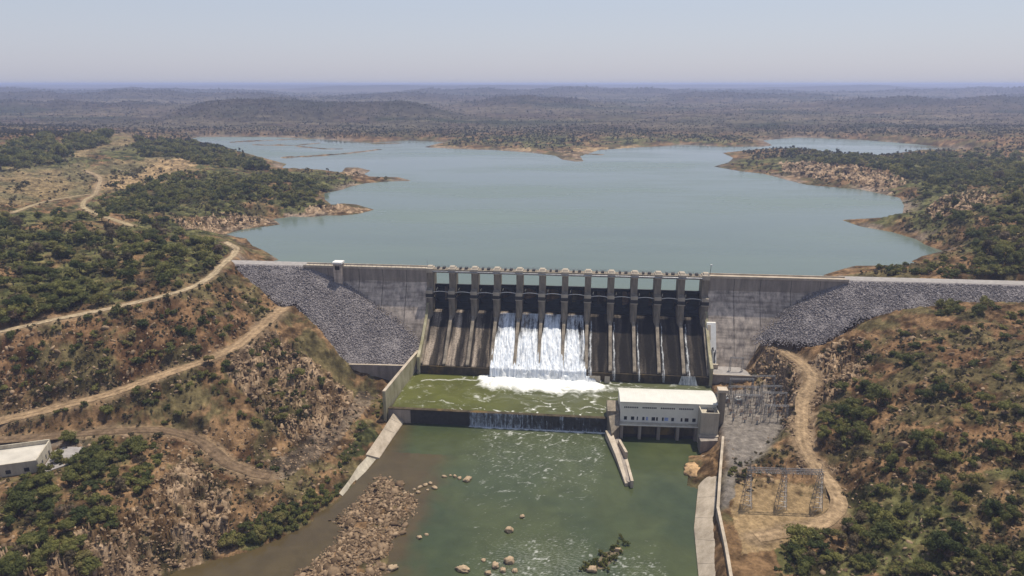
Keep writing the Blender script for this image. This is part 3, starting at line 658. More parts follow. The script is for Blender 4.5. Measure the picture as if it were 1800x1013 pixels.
for side, pw, s0, s1, lab in (('l', EMBLW, -128, 2, 'grey loose stone embankment at the tower end of the dam, above the wing wall'),
                              ('r', EMBRW, 132, 345, 'grey loose stone embankment from the tan coped wall to the red hillside')):
    S = np.linspace(s0, s1, 150); Dd = np.concatenate([np.linspace(-22, -8.2, 8), np.linspace(-8, 0, 6), np.linspace(0.8, 74, 80)])
    SS, DD = np.meshgrid(S, Dd); X, Y = D(SS, DD); Z = emb(X, Y)
    Z = np.where(DD < -8, Z + (DD + 8) * 0.6, Z) + np.where(DD > 0.5, (fbm(X / 5, Y / 5, 3, 3) - 0.5) * 0.9, 0)
    f = gridfaces(*SS.shape); sd_ = sdist(X, Y, pw).ravel(); dr = DD.ravel()
    keep = ((sd_[f] > -1.0).all(1)) | (dr[f].max(1) < 1.0)
    root = empty('rockfill_embankment', lab, 'embankment', (*D((s0 + s1) / 2, 0), 49.2), 0)
    body = npmesh('fill_slope', np.stack([X, Y, Z - 49.2], -1).reshape(-1, 3) - np.array([root.location.x, root.location.y, 0]), f[keep], M['fill'], root)
    crest = MB()
    a0, a1 = (-126, -61) if side == 'l' else (196, 343)
    n_ = 40
    vs = [];
    for i in range(n_ + 1):
        s = a0 + (a1 - a0) * i / n_
        for dd, zz in ((-7.6, 0.10), (-4, 0.16), (-0.4, 0.10)):
            x, y = D(s, dd); vs.append((x - root.location.x, y - root.location.y, zz))
    crest.add(vs, [(i * 3 + j, i * 3 + j + 1, i * 3 + j + 4, i * 3 + j + 3) for i in range(n_) for j in range(2)])
    crest.build('crest_track', M['crest'], root)
    n = 170000
    ss = rng.uniform(s0, s1, n); dd = rng.uniform(0.3, 74, n); x, y = D(ss, dd)
    k = sdist(x, y, pw) > -1.6 + rng.uniform(-1.6, 1.6, n); x, y = x[k], y[k]; m_ = min(len(x), 26000 if side == 'l' else 28000); x, y = x[:m_], y[:m_]
    sz = rng.gamma(2.2, 0.07, len(x)) + 0.11
    pos = np.stack([x - root.location.x, y - root.location.y, emb(x, y) + 0.15 - 49.2], 1)
    rr = merged('riprap', pos, sz, ROCKP, M['riprap'], np.clip(rng.normal(0.4, 0.28, len(x)), 0, 1), root)
    tag(rr, kind='stuff')

# ------------------------------------------------------------------ the gated dam (local frame: x along the crest, -y downstream)
def dam_empty(name, label, cat, s=0, d=0, z=0, group=None):
    return empty(name, label, cat, (*D(s, d), z), TH, group)
dam = dam_empty('gated_dam', 'long concrete dam with gated spillway bays, dark chute and two side walls', 'dam')
PROF = [(-6, 22), (-3, 27.2), (-1.5, 28.7), (0, 29.2), (2, 28.9), (5, 27.2), (8, 25.0), (14, 20.4), (20, 15.8), (25, 11.9), (27.5, 10.2)]
def chute_z(d): return float(np.interp(d, [p[0] for p in PROF], [p[1] for p in PROF]))
BAY = 132.8 / 12
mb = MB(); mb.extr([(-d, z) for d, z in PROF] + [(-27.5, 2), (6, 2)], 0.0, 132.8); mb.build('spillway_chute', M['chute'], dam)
mb = MB(); mb.extr([(-27.5, 2), (-27.503, 9.9), (-28.2, 9.9), (-28.5, 2)], -0.3, 133.0); mb.build('toe_block', M['toe'], dam)
for s0, s1, lab in ((-64.5, -1.5, 'stained grey wall on the tower side'), (134.3, 197.5, 'stained grey wall with tan coping')):
    mb = MB(); mb.extr([(4, 6), (4, 49.1), (-1.2, 49.1), (-1.2, 43.2), (-1.25 - 37.2 * 0.5, 6)], s0, s1)
    w = mb.build('side_wall', M['wall'], dam); tag(w, lab)
    mb = MB(); mb.box(s0, s1, -1.42, -1.202, 43.2, 49.0); mb.build('parapet_band', M['parapet'], dam)
    cp = MB(); cp.box(s0, s1, -1.7, 4.2, 49.1, 49.45); cp.box(s0, s1, -1.7, -1.3, 49.45, 50.2); cp.box(s0, s1, 3.7, 4.2, 49.45, 50.1)
    cp.build('coping', M['deckc'] if s0 < 0 else M['slab'], dam)
# vertical joints of the side walls
for s in (-52, -36, -24, -12, 146, 158, 172, 185):
    mb = MB(); mb.extr([(-1.43, 49), (-1.47, 49), (-1.47, 43.2), (-1.30 - 32 * 0.5, 11), (-1.26 - 32 * 0.5, 11), (-1.43, 43.2)], s, s + 0.18); mb.build('wall_joint', M['black'], dam)
for sx in (-1.5, 133.0):                  # side walls that follow the chute
    mb = MB(); mb.extr([(-4.8, 22), (-4.8, 33.5), (-10, 27.5), (-20, 19.4), (-29, 14.5), (-29, 2)], sx, sx + 1.3); mb.build('chute_wall', M['train'], dam)
for s, w in ((81.6, 2.6), (87.2, 1.2)):
    MB().prism([(s - w, -28.55), (s + w, -28.55), (s + w, -30.4), (s - w, -30.4)], 3, [9.3, 9.3, 6.6, 6.6], top=[(s - w * .8, -28.55), (s + w * .8, -28.55), (s + w * .95, -30.2), (s - w * .95, -30.2)]).build('toe_block', M['deckc'], dam)
pier0 = None
hoist0 = None
def pier_parts():
    mb = MB()
    mb.extr([(6.5, 20), (6.5, 48.3), (-2.2, 48.3), (-2.2, 40.6), (-4.6, 39.9), (-4.9, 29), (-4.9, 20)], -1.5, 1.5)
    mb.prism([(-1.5, -4.9), (1.5, -4.9), (0.35, -7.6), (-0.35, -7.6)], 18, [33.5, 33.5, 27.0, 27.0])
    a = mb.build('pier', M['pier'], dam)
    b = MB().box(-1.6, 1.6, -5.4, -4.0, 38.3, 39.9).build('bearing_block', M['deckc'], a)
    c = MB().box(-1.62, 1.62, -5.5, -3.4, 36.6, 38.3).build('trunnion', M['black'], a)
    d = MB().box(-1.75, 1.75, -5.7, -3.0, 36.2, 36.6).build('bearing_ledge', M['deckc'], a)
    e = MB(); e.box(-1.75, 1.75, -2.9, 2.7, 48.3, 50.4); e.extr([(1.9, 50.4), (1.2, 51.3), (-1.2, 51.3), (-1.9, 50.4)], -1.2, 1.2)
    e = e.build('pier_cap', M['deckc'], a)
    mb = MB(); pf = [(-6.5, 29.0), (-8, 27.7), (-14, 22.5), (-20, 17.4), (-25, 13.1), (-27.45, 11.0), (-27.45, 9.95), (-25, 11.6), (-14, 20.1), (-6.5, 25.6)]
    mb.extr(pf, -0.75, 0.75); mb.build('divider_rib', M['pier'], a)
    return a
def copy_tree(o, parent):
    c = o.copy(); COL.objects.link(c); c.parent = parent
    for ch in list(o.children): copy_tree(ch, c)
    return c
p0 = pier_parts()
for i in range(13):
    q = p0 if i == 0 else copy_tree(p0, dam); q.location = (i * BAY, 0, 0)
def gate_parts():
    cy, cz, r = -5.0, 37.0, 9.0; hw = 3.98
    aa = [math.pi - math.asin((z - cz) / r) for z in np.linspace(29.2, 41.0, 16)]
    mb = MB(); n = len(aa)
    vs = []
    for x in (-hw, hw):
        for rr in (r, r - 0.25):
            vs += [(x, cy - rr * math.cos(t), cz + rr * math.sin(t)) for t in aa]
    fs = []
    for i in range(n - 1):
        fs += [(i, i + 1, 2 * n + i + 1, 2 * n + i), (n + i, 3 * n + i, 3 * n + i + 1, n + i + 1)]
    fs += [(0, 2 * n, 3 * n, n), (n - 1, 2 * n - 1, 4 * n - 1, 3 * n - 1)]
    mb.add(vs, fs)
    g = mb.build('gate', M['gate'], dam)
    k = MB()
    for t in np.linspace(0.08, 0.92, 6):
        z = 29.2 + 11.8 * t; a = math.pi - math.asin((z - cz) / r); y0 = cy - (r - 0.26) * math.cos(a)
        k.box(-hw, hw, y0 - 0.55, y0 - 0.02, z - 0.12, z + 0.12)
    for x in np.linspace(-3.2, 3.2, 5): pass
    k.build('girder', M['gate'], g)
    for sx in (-1, 1):
        k = MB()
        for z in (32.0, 39.8):
            a = math.pi - math.asin((z - cz) / r)
            k.tube((sx * 3.55, cy, cz), (sx * 2.6, cy - (r - 0.3) * math.cos(a), z), 0.28, 6)
        k.build('gate_arm', M['gate'], g)
    k = MB(); k.path([(-3.95 + 7.9 * t, -3.6 - 0.5 * math.sin(t * math.pi), 38.75 + 0.65 * math.sin(t * math.pi)) for t in np.linspace(0, 1, 11)], 0.16, 6)
    k.build('curved_pipe', M['white'], g)
    k = MB(); k.box(-hw, hw, 2.4, 3.1, 40.8, 41.3); k.build('top_seal', M['black'], g)
    return g
g0 = gate_parts()
for i in range(12):
    g = g0 if i == 0 else copy_tree(g0, dam)
    g.location = ((i + 0.5) * BAY, 0, 0.5 if 3 <= i <= 6 else 0.0)
deck = MB().box(1.5, 131.3, -2.3, 2.5, 48.3, 49.9).build('bridge_deck', M['pier'], dam)
k = MB(); k.tube((1.5, -2.72, 49.0), (131.3, -2.72, 49.0), 0.4, 8); k.build('service_pipe', M['steel'], deck)
k = MB()
for y in (-2.2, 2.4):
    for z in (50.4, 50.9): k.tube((1.5, y, z), (131.3, y, z), 0.05, 4)
    for s in np.arange(2, 131, 2.2): k.tube((s, y, 49.9), (s, y, 50.9), 0.06, 4)
k.build('railing', M['steel'], deck)
for i in range(12):
    for t, w in ((0.36, 0.5), (0.62, 0.7)):
        MB().box((i + t) * BAY - w, (i + t) * BAY + w, -1.2, 1.0, 49.9, 50.8).build('hoist', M['black'], deck)
# things standing on the dam
t = dam_empty('valve_tower', 'small square concrete tower with pale flat cap rising above the tower side crest', 'tower', -46.3, 1.6, 38)
MB().box(-2.1, 2.1, -1.9, 2.2, -2, 13.6).build('shaft', M['wall'], t); c = MB(); c.box(-2.4, 2.4, -2.2, 2.5, 13.6, 14.5).build('cap', M['white'], t)
MB().box(-1.2, 1.2, -1.93, -1.905, 10.6, 12.6).build('opening', M['black'], t)
t = dam_empty('lamp_post', 'slim dark lamp post with a pale head on the crest beside the last spillway pier', 'lamp post', 134.6, 0.5, 49.45)
MB().tube((0, 0, 0), (0.3, 0, 5.6), 0.13, 6, 0.09).build('pole', M['black'], t); MB().box(-0.05, 0.75, -0.3, 0.3, 5.6, 6.0).build('lamp_head', M['white'], t)
t = dam_empty('antenna_mast', 'thin mast on the crest at the tower side end of the spillway bridge', 'mast', -1.4, 0.5, 49.45)
MB().tube((0, 0, 0), (-0.15, 0, 5.2), 0.09, 5, 0.05).build('pole', M['steel'], t)
k = MB()
for s in np.arange(-63, -2, 1.9): k.tube((s + 32, -1.5, 0), (s + 32, -1.5, 0.9), 0.07, 4)
k.tube((-31, -1.5, 0.9), (30, -1.5, 0.9), 0.05, 4); 
t = dam_empty('crest_railing', 'low steel railing on the pale coping between the square tower and the spillway', 'railing', -32, 0, 50.2); k.build('rail', M['steel'], t)

# left bank walls
def wall_thing(name, lab, cat, pts, z0, z1, th, mat, cap=None):
    x0, y0 = pts[0]; t = empty(name, lab, cat, (x0, y0, 0))
    left, right = [], []
    for i, p in enumerate(pts):
        a = np.array(pts[max(0, i - 1)]); b = np.array(pts[min(len(pts) - 1, i + 1)]); d = (b - a) / np.linalg.norm(b - a); n = np.array([-d[1], d[0]]) * th / 2
        left.append((p[0] - x0 + n[0], p[1] - y0 + n[1])); right.append((p[0] - x0 - n[0], p[1] - y0 - n[1]))
    zz = z1 if hasattr(z1, '__len__') else [z1] * len(pts)
    k = MB(); kc = MB()
    for i in range(len(pts) - 1):
        k.prism([left[i], left[i + 1], right[i + 1], right[i]][::1], z0, [zz[i], zz[i + 1], zz[i + 1], zz[i]]) if True else 0
    k.build('wall_body', mat, t)
    if cap:
        for i in range(len(pts) - 1):
            q = [left[i], left[i + 1], right[i + 1], right[i]]; ctr = np.mean(q, 0)
            vs = [(x, y, z) for (x, y), z in zip(q, [zz[i] + .003, zz[i + 1] + .003, zz[i + 1] + .003, zz[i] + .003])] + [(x, y, z) for (x, y), z in zip(q, [zz[i] + .25, zz[i + 1] + .25, zz[i + 1] + .25, zz[i] + .25])]
            kc.add(vs, [(0, 1, 2, 3), (4, 5, 6, 7), (0, 1, 5, 4), (1, 2, 6, 5), (2, 3, 7, 6), (3, 0, 4, 7)])
        kc.build('wall_cap', cap, t)
    return t
wall_thing('training_wall', 'tall mossy cream wall along the rockfill side of the foaming green basin', 'wall', [D(-2.2, 15), D(-3.6, 30), D(-5.0, 48), D(-6.4, 67)], -3, [14.4, 14.4, 14.4, 14.4], 1.3, M['train'], M['slab'])
wall_thing('wing_wall', 'low grey retaining wall holding the foot of the rockfill slope', 'wall', [D(-3.8, 38.2), D(-24, 39), D(-40.5, 39.9)], 1, [13.9, 13.9, 13.9], 1.1, M['parapet'], M['slab'])
# weir
wr = dam_empty('weir', 'long low dark weir across the channel below the foaming basin', 'weir', -3.2, 65.0, 0)
MB().box(-2.0, 91.5, -1.0, 0.6, -4, 6.05).build('weir_body', M['dark'], wr)
MB().box(-2.0, 91.5, -1.15, 0.75, 6.053, 6.4).build('weir_lip', M['toe'], wr)
MB().box(-2.0, 7.5, -1.06, -1.003, -1, 6.05).build('dry_end', M['parapet'], wr)
# stone slabs beside the river
def slab_thing(name, lab, cat, rows, mat, th=4.0, joints=None):
    x0, y0, z0 = rows[0][0]; t = empty(name, lab, cat, (x0, y0, 0)); k = MB(); n = len(rows)
    vs = []
    for a, b in rows: vs += [(a[0] - x0, a[1] - y0, a[2]), (b[0] - x0, b[1] - y0, b[2])]
    vs += [(x, y, z - th) for x, y, z in vs]; o = 2 * n; fs = []
    for i in range(n - 1):
        a = 2 * i
        fs += [(a, a + 1, a + 3, a + 2), (o + a, o + a + 2, o + a + 3, o + a + 1), (a, a + 2, o + a + 2, o + a), (a + 1, o + a + 1, o + a + 3, a + 3)]
    fs += [(0, o, o + 1, 1), (2 * n - 2, 2 * n - 1, o + 2 * n - 1, o + 2 * n - 2)]
    k.add(vs, fs); k.build('slab', mat, t)
    if joints:
        k = MB()
        for i in range(n - 1):
            for q in range(joints):
                f = (q + 0.5) / joints
                a = [rows[i][0][c] * (1 - f) + rows[i + 1][0][c] * f for c in range(3)]; b = [rows[i][1][c] * (1 - f) + rows[i + 1][1][c] * f for c in range(3)]
                k.tube((a[0] - x0, a[1] - y0, a[2] + .01), (b[0] - x0, b[1] - y0, b[2] + .01), 0.05, 4)
            k.build('slab_joint', M['parapet'], t); k = MB()
        0 and k.build('slab_joint', M['toe'], t)
    return t
def P3(a, b, z): return (*P(a, b, z), z)
slab_thing('stone_apron', 'sloping pale paved slab at the river edge below the end of the mossy wall', 'slab', [(P3(691, 727, 4.6), P3(712, 739, 0.3)), (P3(668, 763, 4.2), P3(690, 770, 0.3)), (P3(643, 799, 3.6), P3(667, 805, 0.2))], M['slab'], joints=2)
slab_thing('broken_apron', 'narrow rough broken slab at the water edge below the paved slab', 'slab', [(P3(646, 802, 2.6), P3(661, 807, 0.2)), (P3(629, 820, 2.1), P3(643, 829, 0.15)), (P3(613, 845, 1.6), P3(620, 851, 0.1)), (P3(596, 867, 1.0), P3(602, 872, 0.1))], M['cream'])
slab_thing('concrete_ramp', 'long pale sloping concrete bank between the green water and the tailrace wall', 'bank', [(P3(1230, 802, 0.5), P3(1265, 795, 4.8)), (P3(1227, 859, 0.5), P3(1260, 855, 4.8)), (P3(1220, 928, 0.5), P3(1254, 932, 4.8)), (P3(1228, 1013, 0.5), P3(1264, 1013, 4.8)), (P3(1242, 1120, 0.5), P3(1280, 1120, 4.8))], M['slab'], joints=2)
wall_thing('tailrace_wall', 'long narrow wall with pale top between the concrete bank and the pylon yard', 'wall', [P(1271, 768, 9), P(1266, 830, 9), P(1262, 893, 9), P(1276, 960, 9), P(1285, 1013, 9), P(1310, 1120, 9)], 0, [9, 9, 9, 9, 9, 9], 0.9, M['parapet'], M['slab'])
t = slab_thing('divider_wall', 'narrow pale concrete divider reaching into the river from the powerhouse corner', 'wall', [(P3(1064, 757, 3.0), P3(1076, 757, 3.4)), (P3(1082, 800, 2.2), P3(1090, 800, 2.6)), (P3(1099, 850, 1.2), P3(1104, 849, 1.4))], M['slab'], 5)
k = MB(); a = [P3(1089, 768, 4.0), P3(1101, 800, 2.8), P3(1111, 852, 1.3)]; x0, y0 = t.location.x, t.location.y
for p_, q_ in zip(a[:-1], a[1:]):
    for w in (0,): k.prism([(p_[0] - x0 - .5, p_[1] - y0), (p_[0] - x0 + .5, p_[1] - y0), (q_[0] - x0 + .5, q_[1] - y0), (q_[0] - x0 - .5, q_[1] - y0)], -3, [p_[2], p_[2], q_[2], q_[2]])
k.build('rib', M['slab'], t)
c_ = [P3(1074, 758, 1.5), P3(1090, 769, 1.5), P3(1111, 852, .9), P3(1102, 850, .9)]
k = MB(); k.prism([(q[0] - x0, q[1] - y0) for q in c_], -3, [1.7, 1.7, 0.95, 0.95]); k.build('infill', M['parapet'], t)
# ------------------------------------------------------------------ powerhouse
PH = (43.6, 248.6); ra = -0.075
ph = empty('powerhouse', 'cream powerhouse with a long curved white roof standing beside the weir and tailrace', 'powerhouse', (*PH, 0), ra)
L_, Dp = 37.6, 12.5
MB().box(0, L_, 0, Dp, 2, 15.4).build('wall', M['phwall'], ph)
k = MB(); nseg = 16; prof = [(-0.5 + (Dp + 1.0) * i / nseg, 15.5 + 1.9 * math.sin(math.pi * (0.12 + 0.80 * i / nseg)) - 0.7) for i in range(nseg + 1)]
k.extr(prof + [(y, z - 0.25) for y, z in prof[::-1]], -0.4, L_ + 0.4); rf = k.build('roof', M['roofw'], ph)
k = MB()
for x in np.arange(0.8, L_, 1.6): k.extr([(y, z + 0.002) for y, z in prof] + [(y, z + 0.05) for y, z in prof[::-1]], x, x + 0.06)
k.build('roof_seam', M['white'], rf)
k = MB(); k.extr([(0.0, 15.41)] + [(y, z - 0.26) for y, z in prof if 0 < y < Dp] + [(Dp, 15.41)], 0.0, 0.25); k.extr([(0.0, 15.41)] + [(y, z - 0.26) for y, z in prof if 0 < y < Dp] + [(Dp, 15.41)], L_ - 0.25, L_); k.build('gable', M['phwall'], ph)
for g in range(4):
    for j in range(8):
        x = 1.4 + g * 7.25 + j * 0.72
        MB().box(x, x + 0.5, -0.04, -0.003, 12.6, 13.25).build('clerestory_window', M['glass'], ph)
for x, w, m_ in ((1.5, 1.2, 'glass'), (4.3, 1.3, 'glass'), (6.6, 0.5, 'glass'), (8.8, 0.9, 'glass'), (10.3, 0.8, 'blue'), (12.5, 1.4, 'glass'), (14.3, 0.7, 'glass'), (16.6, 0.7, 'glass'), (17.6, 1.5, 'blue'), (20.3, 1.1, 'glass'), (21.6, 0.5, 'white'), (24.0, 0.7, 'glass'), (25.6, 1.5, 'glass'), (28.6, 1.3, 'glass')):
    o = MB().box(x, x + w, -0.05, -0.003, 7.4, 8.9).build('window' if m_ == 'glass' else 'panel', M[m_], ph)
    if m_ == 'glass': MB().box(x - 0.1, x + w + 0.1, -0.12, -0.055, 7.25, 7.4).build('sill', M['white'], o)
MB().box(-0.3, 31.0, -2.6, -0.003, 6.0, 6.55).build('ledge', M['cream'], ph)
MB().box(-0.3, 31.0, -2.62, -2.602, 6.25, 6.6).build('ledge_edge', M['white'], ph)
MB().box(0.0, 31.0, -0.4, 0.8, -4, 5.99).build('draft_wall', M['dark'], ph)
for x in (0.0, 7.2, 14.7, 22.2, 29.4):
    MB().box(x, x + 1.2, -2.3, -0.402, -4, 5.98).build('buttress', M['parapet'], ph)
for x in (1.4, 8.6, 16.1, 23.6):
    MB().box(x, x + 5.6, -0.9, -0.405, 1.6, 5.5).build('bulkhead', M['toe'], ph)
k = MB(); k.prism([(-5.0, 1.5), (-0.35, 1.5), (-0.35, 9.0), (-5.0, 9.0)], -4, [10.2, 10.2, 11.4, 11.4]); k.prism([(-3.6, -6.0), (-0.31, -3.0), (-0.31, 1.45), (-4.6, 1.45)], -4, [4.0, 6.0, 9.5, 8.5]); k.build('end_pier', M['pier'], ph)
an = MB()
an.box(30.6, 37.4, -6.6, -0.6, -4, 13.6); an.box(30.6, 37.4, -6.6, -6.2, 13.603, 14.8); an.box(30.6, 31.0, -6.19, -0.6, 13.603, 14.8); an.box(37.0, 37.4, -6.19, -0.6, 13.603, 14.8)
an = an.build('annex', M['cream'], ph)
MB().box(33.4, 35.6, -4.6, -2.2, 13.605, 15.0).build('roof_unit', M['black'], an)
k = MB(); k.prism([(30.0, -11.5), (40.0, -10.0), (40.0, -3.0), (37.42, -3.0), (37.42, -6.63), (30.0, -6.63)], -5, 5.2); k.build('foundation_block', M['parapet'], ph)
k = MB(); k.box(29.8, 40.2, -8.2, -6.64, 5.205, 5.6); k.build('landing', M['slab'], ph)
MB().box(38.0, 40.6, -1.2, 1.4, 3, 21.2).build('stack', M['pier'], ph)
MB().box(37.5, 41.2, -1.7, 1.9, 21.203, 22.3).build('stack_cap', M['slab'], ph)
# upper platform beside the chute
k = MB(); t = dam_empty('switch_platform', 'raised concrete platform with gravel deck behind the powerhouse roof', 'platform', 134.6, 28.0, 0)
k.prism([(0, 0), (19.5, -0.3), (13.0, 14.0), (9.0, 19.0), (-0.2, 19.5)], 2, 10.8); k.build('platform_wall', M['parapet'], t)
MB().prism([(0.5, 0.5), (18.6, 0.2), (12.6, 13.6), (8.7, 18.4), (0.3, 19)], 10.803, 10.95).build('gravel_deck', M['crest'], t)
k = MB(); k.box(-0.35, 0.4, -0.3, 19.5, 10.96, 11.6); k.box(0.42, 19.0, -0.32, 0.1, 10.96, 11.5); k.build('kerb', M['slab'], t)
t = dam_empty('pale_slab_block', 'tall pale slab with hooked pipes leaning on the tan coped wall above the gravel platform', 'concrete block', 133.4, 10.0, 10.9)
MB().extr([(0.6, 18.6), (2.5, 18.6), (-2.0, 0), (-9.4, 0), (-6.1, 6.2)], 0, 4.2).build('sloping_slab', M['white'], t)
k = MB(); k.extr([(0.0, 17.6), (-3.22, 11.6), (-3.4, 11.75), (-0.18, 17.75)], 0.3, 1.7); k.build('panel', M['slab'], t)
k = MB()
for x in (2.2, 3.3):
    k.path([(x, -9.6, 0.2), (x, -6.5, 6.3), (x, -5.2, 9.8 - x), (x + .5, -5.2, 10.8 - x), (x + .6, -6.4, 9.4 - x)], 0.2, 5)
k.build('pipe', M['black'], t)
MB().box(-0.4, 4.6, -10.6, -9.41, -0.2, 2.2).build('foot_block', M['deckc'], t)
# ------------------------------------------------------------------ switchyard
def lattice(k, a, b, w0, w1, n, r=0.06, flat_=False):
    a = Vector(a); b = Vector(b); d = (b - a); u = d.normalized().orthogonal().normalized(); v = d.normalized().cross(u)
    if abs(d.normalized().z) > 0.9: u, v = Vector((1, 0, 0)), Vector((0, 1, 0))
    else: u, v = Vector((0, 0, 1)), d.normalized().cross(Vector((0, 0, 1)))
    ring = []
    for i in range(n + 1):
        f = i / n; c = a + d * f; w = (w0 * (1 - f) + w1 * f) / 2
        ring.append([c + u * w * s + v * w * t for s, t in ((-1, -1), (1, -1), (1, 1), (-1, 1))])
    for i in range(n):
        for j in range(4):
            k.tube(ring[i][j], ring[i + 1][j], r, 4)
            k.tube(ring[i][j], ring[i + 1][(j + 1) % 4], r * 0.7, 3)
            if i: k.tube(ring[i][j], ring[i][(j + 1) % 4], r * 0.7, 3)
t = empty('transmission_gantry', 'three legged lattice steel gantry with a long top beam standing on the bare sandy yard', 'gantry', (74.6, 188.6, 8), -0.06)
for x in (0, 10.8, 21.8):
    k = MB(); lattice(k, (x, 0, -0.3), (x, 0, 13.2), 3.0, 0.9, 8, 0.085); lg = k.build('lattice_tower', M['steel'], t)
    k = MB(); k.tube((x, 0, 13.2), (x, 0, 16.2), 0.12, 5, 0.05); k.build('spike', M['steel'], lg)
k = MB(); lattice(k, (-0.8, 0, 13.2), (22.6, 0, 13.2), 1.2, 1.2, 20, 0.075); k.build('lattice_beam', M['steel'], t)
for x in (2.6, 5.4, 8.2, 13.4, 16.2, 19.0):
    k = MB(); k.tube((x, 0, 12.6), (x, 0, 10.9), 0.13, 6); k.build('insulator', M['porcelain'], t)
def portal(x, y, z, w, h, rz, lab, n=2, grp='bus frames in the switchyard'):
    t = empty('busbar_portal', lab, 'steel portal', (x, y, z), rz, grp)
    for i in range(n):
        k = MB(); px = w * i / (n - 1); lattice(k, (px, 0, -0.2), (px, 0, h), 0.8, 0.5, 6, 0.06); k.build('post', M['steel'], t)
    k = MB(); lattice(k, (-0.5, 0, h), (w + 0.5, 0, h), 0.6, 0.6, 10, 0.05); k.build('beam', M['steel'], t)
    for i in range(3):
        k = MB(); px = w * (i + 0.5) / 3; k.tube((px, 0, h - 0.3), (px, 0, h - 1.6), 0.10, 5); k.build('insulator', M['porcelain'], t)
    return t
FR = [(93.5, 268.5, 9.5, 8, 2, 'bus frame nearest the raised platform in the fenceless grey yard'), (103.5, 269.5, 9.0, 9, 2, 'tall bus frame under the rocky bank at the back of the grey yard'), (92.0, 262.0, 11, 7.5, 3, 'three post bus frame in the second row of the grey yard'), (104.5, 261.5, 8, 8, 2, 'bus frame in the second row on the rocky bank side'), (91, 255, 10, 7, 3, 'three post bus frame in the middle of the grey yard'), (102.5, 254, 9, 8.5, 3, 'dense bus frame beside the dark panel stand'), (101.0, 246.5, 8.5, 6.5, 2, 'low bus frame at the front edge of the grey yard')]
for x, y, w, h, n, lab in FR: portal(x, y, 8.2, w, h, -0.06, lab, n)
x, y = D(143, 22); portal(x, y, 10.9, 5.5, 6.5, TH, 'bus frame standing on the raised gravel platform', 2)
x, y = D(137, 17); t = empty('bus_pole', 'single steel pole with cross arm on the raised gravel platform', 'pole', (x, y, 10.9)); k = MB(); k.tube((0, 0, 0), (0, 0, 7), 0.12, 6); k.tube((-1.2, 0, 6.4), (1.2, 0, 6.4), 0.08, 5); k.build('pole', M['steel'], t)
for i_ in range(26):
    x = 88.0 + (i_ % 7) * 3.6 + rng.uniform(-.8, .8); y = 244.5 + (i_ // 7) * 6.6 + rng.uniform(-.8, .8); h = rng.uniform(4.5, 7.5)
    if sdist(np.array([x]), np.array([y]), FLATS[0][0])[0] < 1: continue
    t = empty('busbar_post', 'thin steel busbar post with insulator top among the frames of the grey yard', 'post', (x, y, 8.1), rng.uniform(0, 3), 'busbar posts in the switchyard')
    k = MB(); k.tube((0, 0, -.1), (0, 0, h), 0.11, 5); k.tube((-1.1, 0, h * .86), (1.1, 0, h * .86), 0.07, 4); k.build('post', M['steel'], t)
    k = MB()
    for q in (-1, 0, 1): MB().tube((q, 0, h * .86 + .07), (q, 0, h * .86 + 0.9), 0.09, 5).build('insulator', M['porcelain'], t)
def breaker(x, y, z, s):
    t = empty('circuit_breaker', 'small steel post with brown insulator columns standing on the grey yard gravel', 'circuit breaker', (x, y, z), rng.uniform(-.3, .3), 'breaker posts in the switchyard')
    k = MB(); k.box(-0.25, 0.25, -0.25, 0.25, 0, 1.4 * s); k.build('stand', M['tank'], t)
    k = MB()
    for q in (-0.5, 0, 0.5): k.tube((q, 0, 1.4 * s), (q, 0, 2.9 * s), 0.11, 6)
    k.box(-0.7, 0.7, -0.12, 0.12, 1.36 * s, 1.5 * s); k.build('insulator', M['porcelain'], t)
for x, y in [(88, 268), (88.5, 264.2), (90.2, 259), (94.3, 258.4), (98.2, 258), (101.5, 257.6), (106.5, 257), (109.5, 256.5), (89, 252), (93, 251), (96.5, 250.4), (104, 250), (107.5, 249.5), (88.5, 246.5), (92.6, 245), (97, 243.5), (109.4, 263), (99.4, 264.6)]:
    breaker(x, y, 8.1, rng.uniform(0.8, 1.15))
for x, y, lab in [(86.6, 259.4, 'pale grey transformer tank nearest the powerhouse in the grey yard'), (90.0, 262.9, 'second pale grey transformer tank in the grey yard row'), (95.4, 262.0, 'third pale grey transformer tank in front of the three post frame')]:
    t = empty('transformer', lab, 'transformer', (x, y, 8.1), 0.1, 'transformers in the switchyard')
    MB().box(-1.2, 1.2, -0.8, 0.8, 0, 2.0).build('tank', M['tank'], t)
    k = MB()
    for q in np.arange(-1.0, 1.1, 0.4): k.box(q, q + 0.12, -1.2, -0.803, 0.3, 1.8)
    k.build('radiator', M['tank'], t)
    k = MB(); k.tube((-0.9, 0.3, 2.5), (0.9, 0.3, 2.5), 0.3, 10); k.build('conservator', M['white'], t)
    for q in (-0.7, 0, 0.7): MB().tube((q, -0.2, 2.0), (q, -0.2, 3.0), 0.1, 6).build('bushing', M['porcelain'], t)
# flat roofed building on the left bank
b0 = np.array([-149.4, 190.2]); e1 = np.array([-0.300, 0.954]); e2 = np.array([-0.954, -0.300])
t = empty('flat_roofed_building', 'pale flat roofed building with a raised parapet on the near left slope', 'building', (*b0, 19.4), math.atan2(-e2[1], -e2[0]))
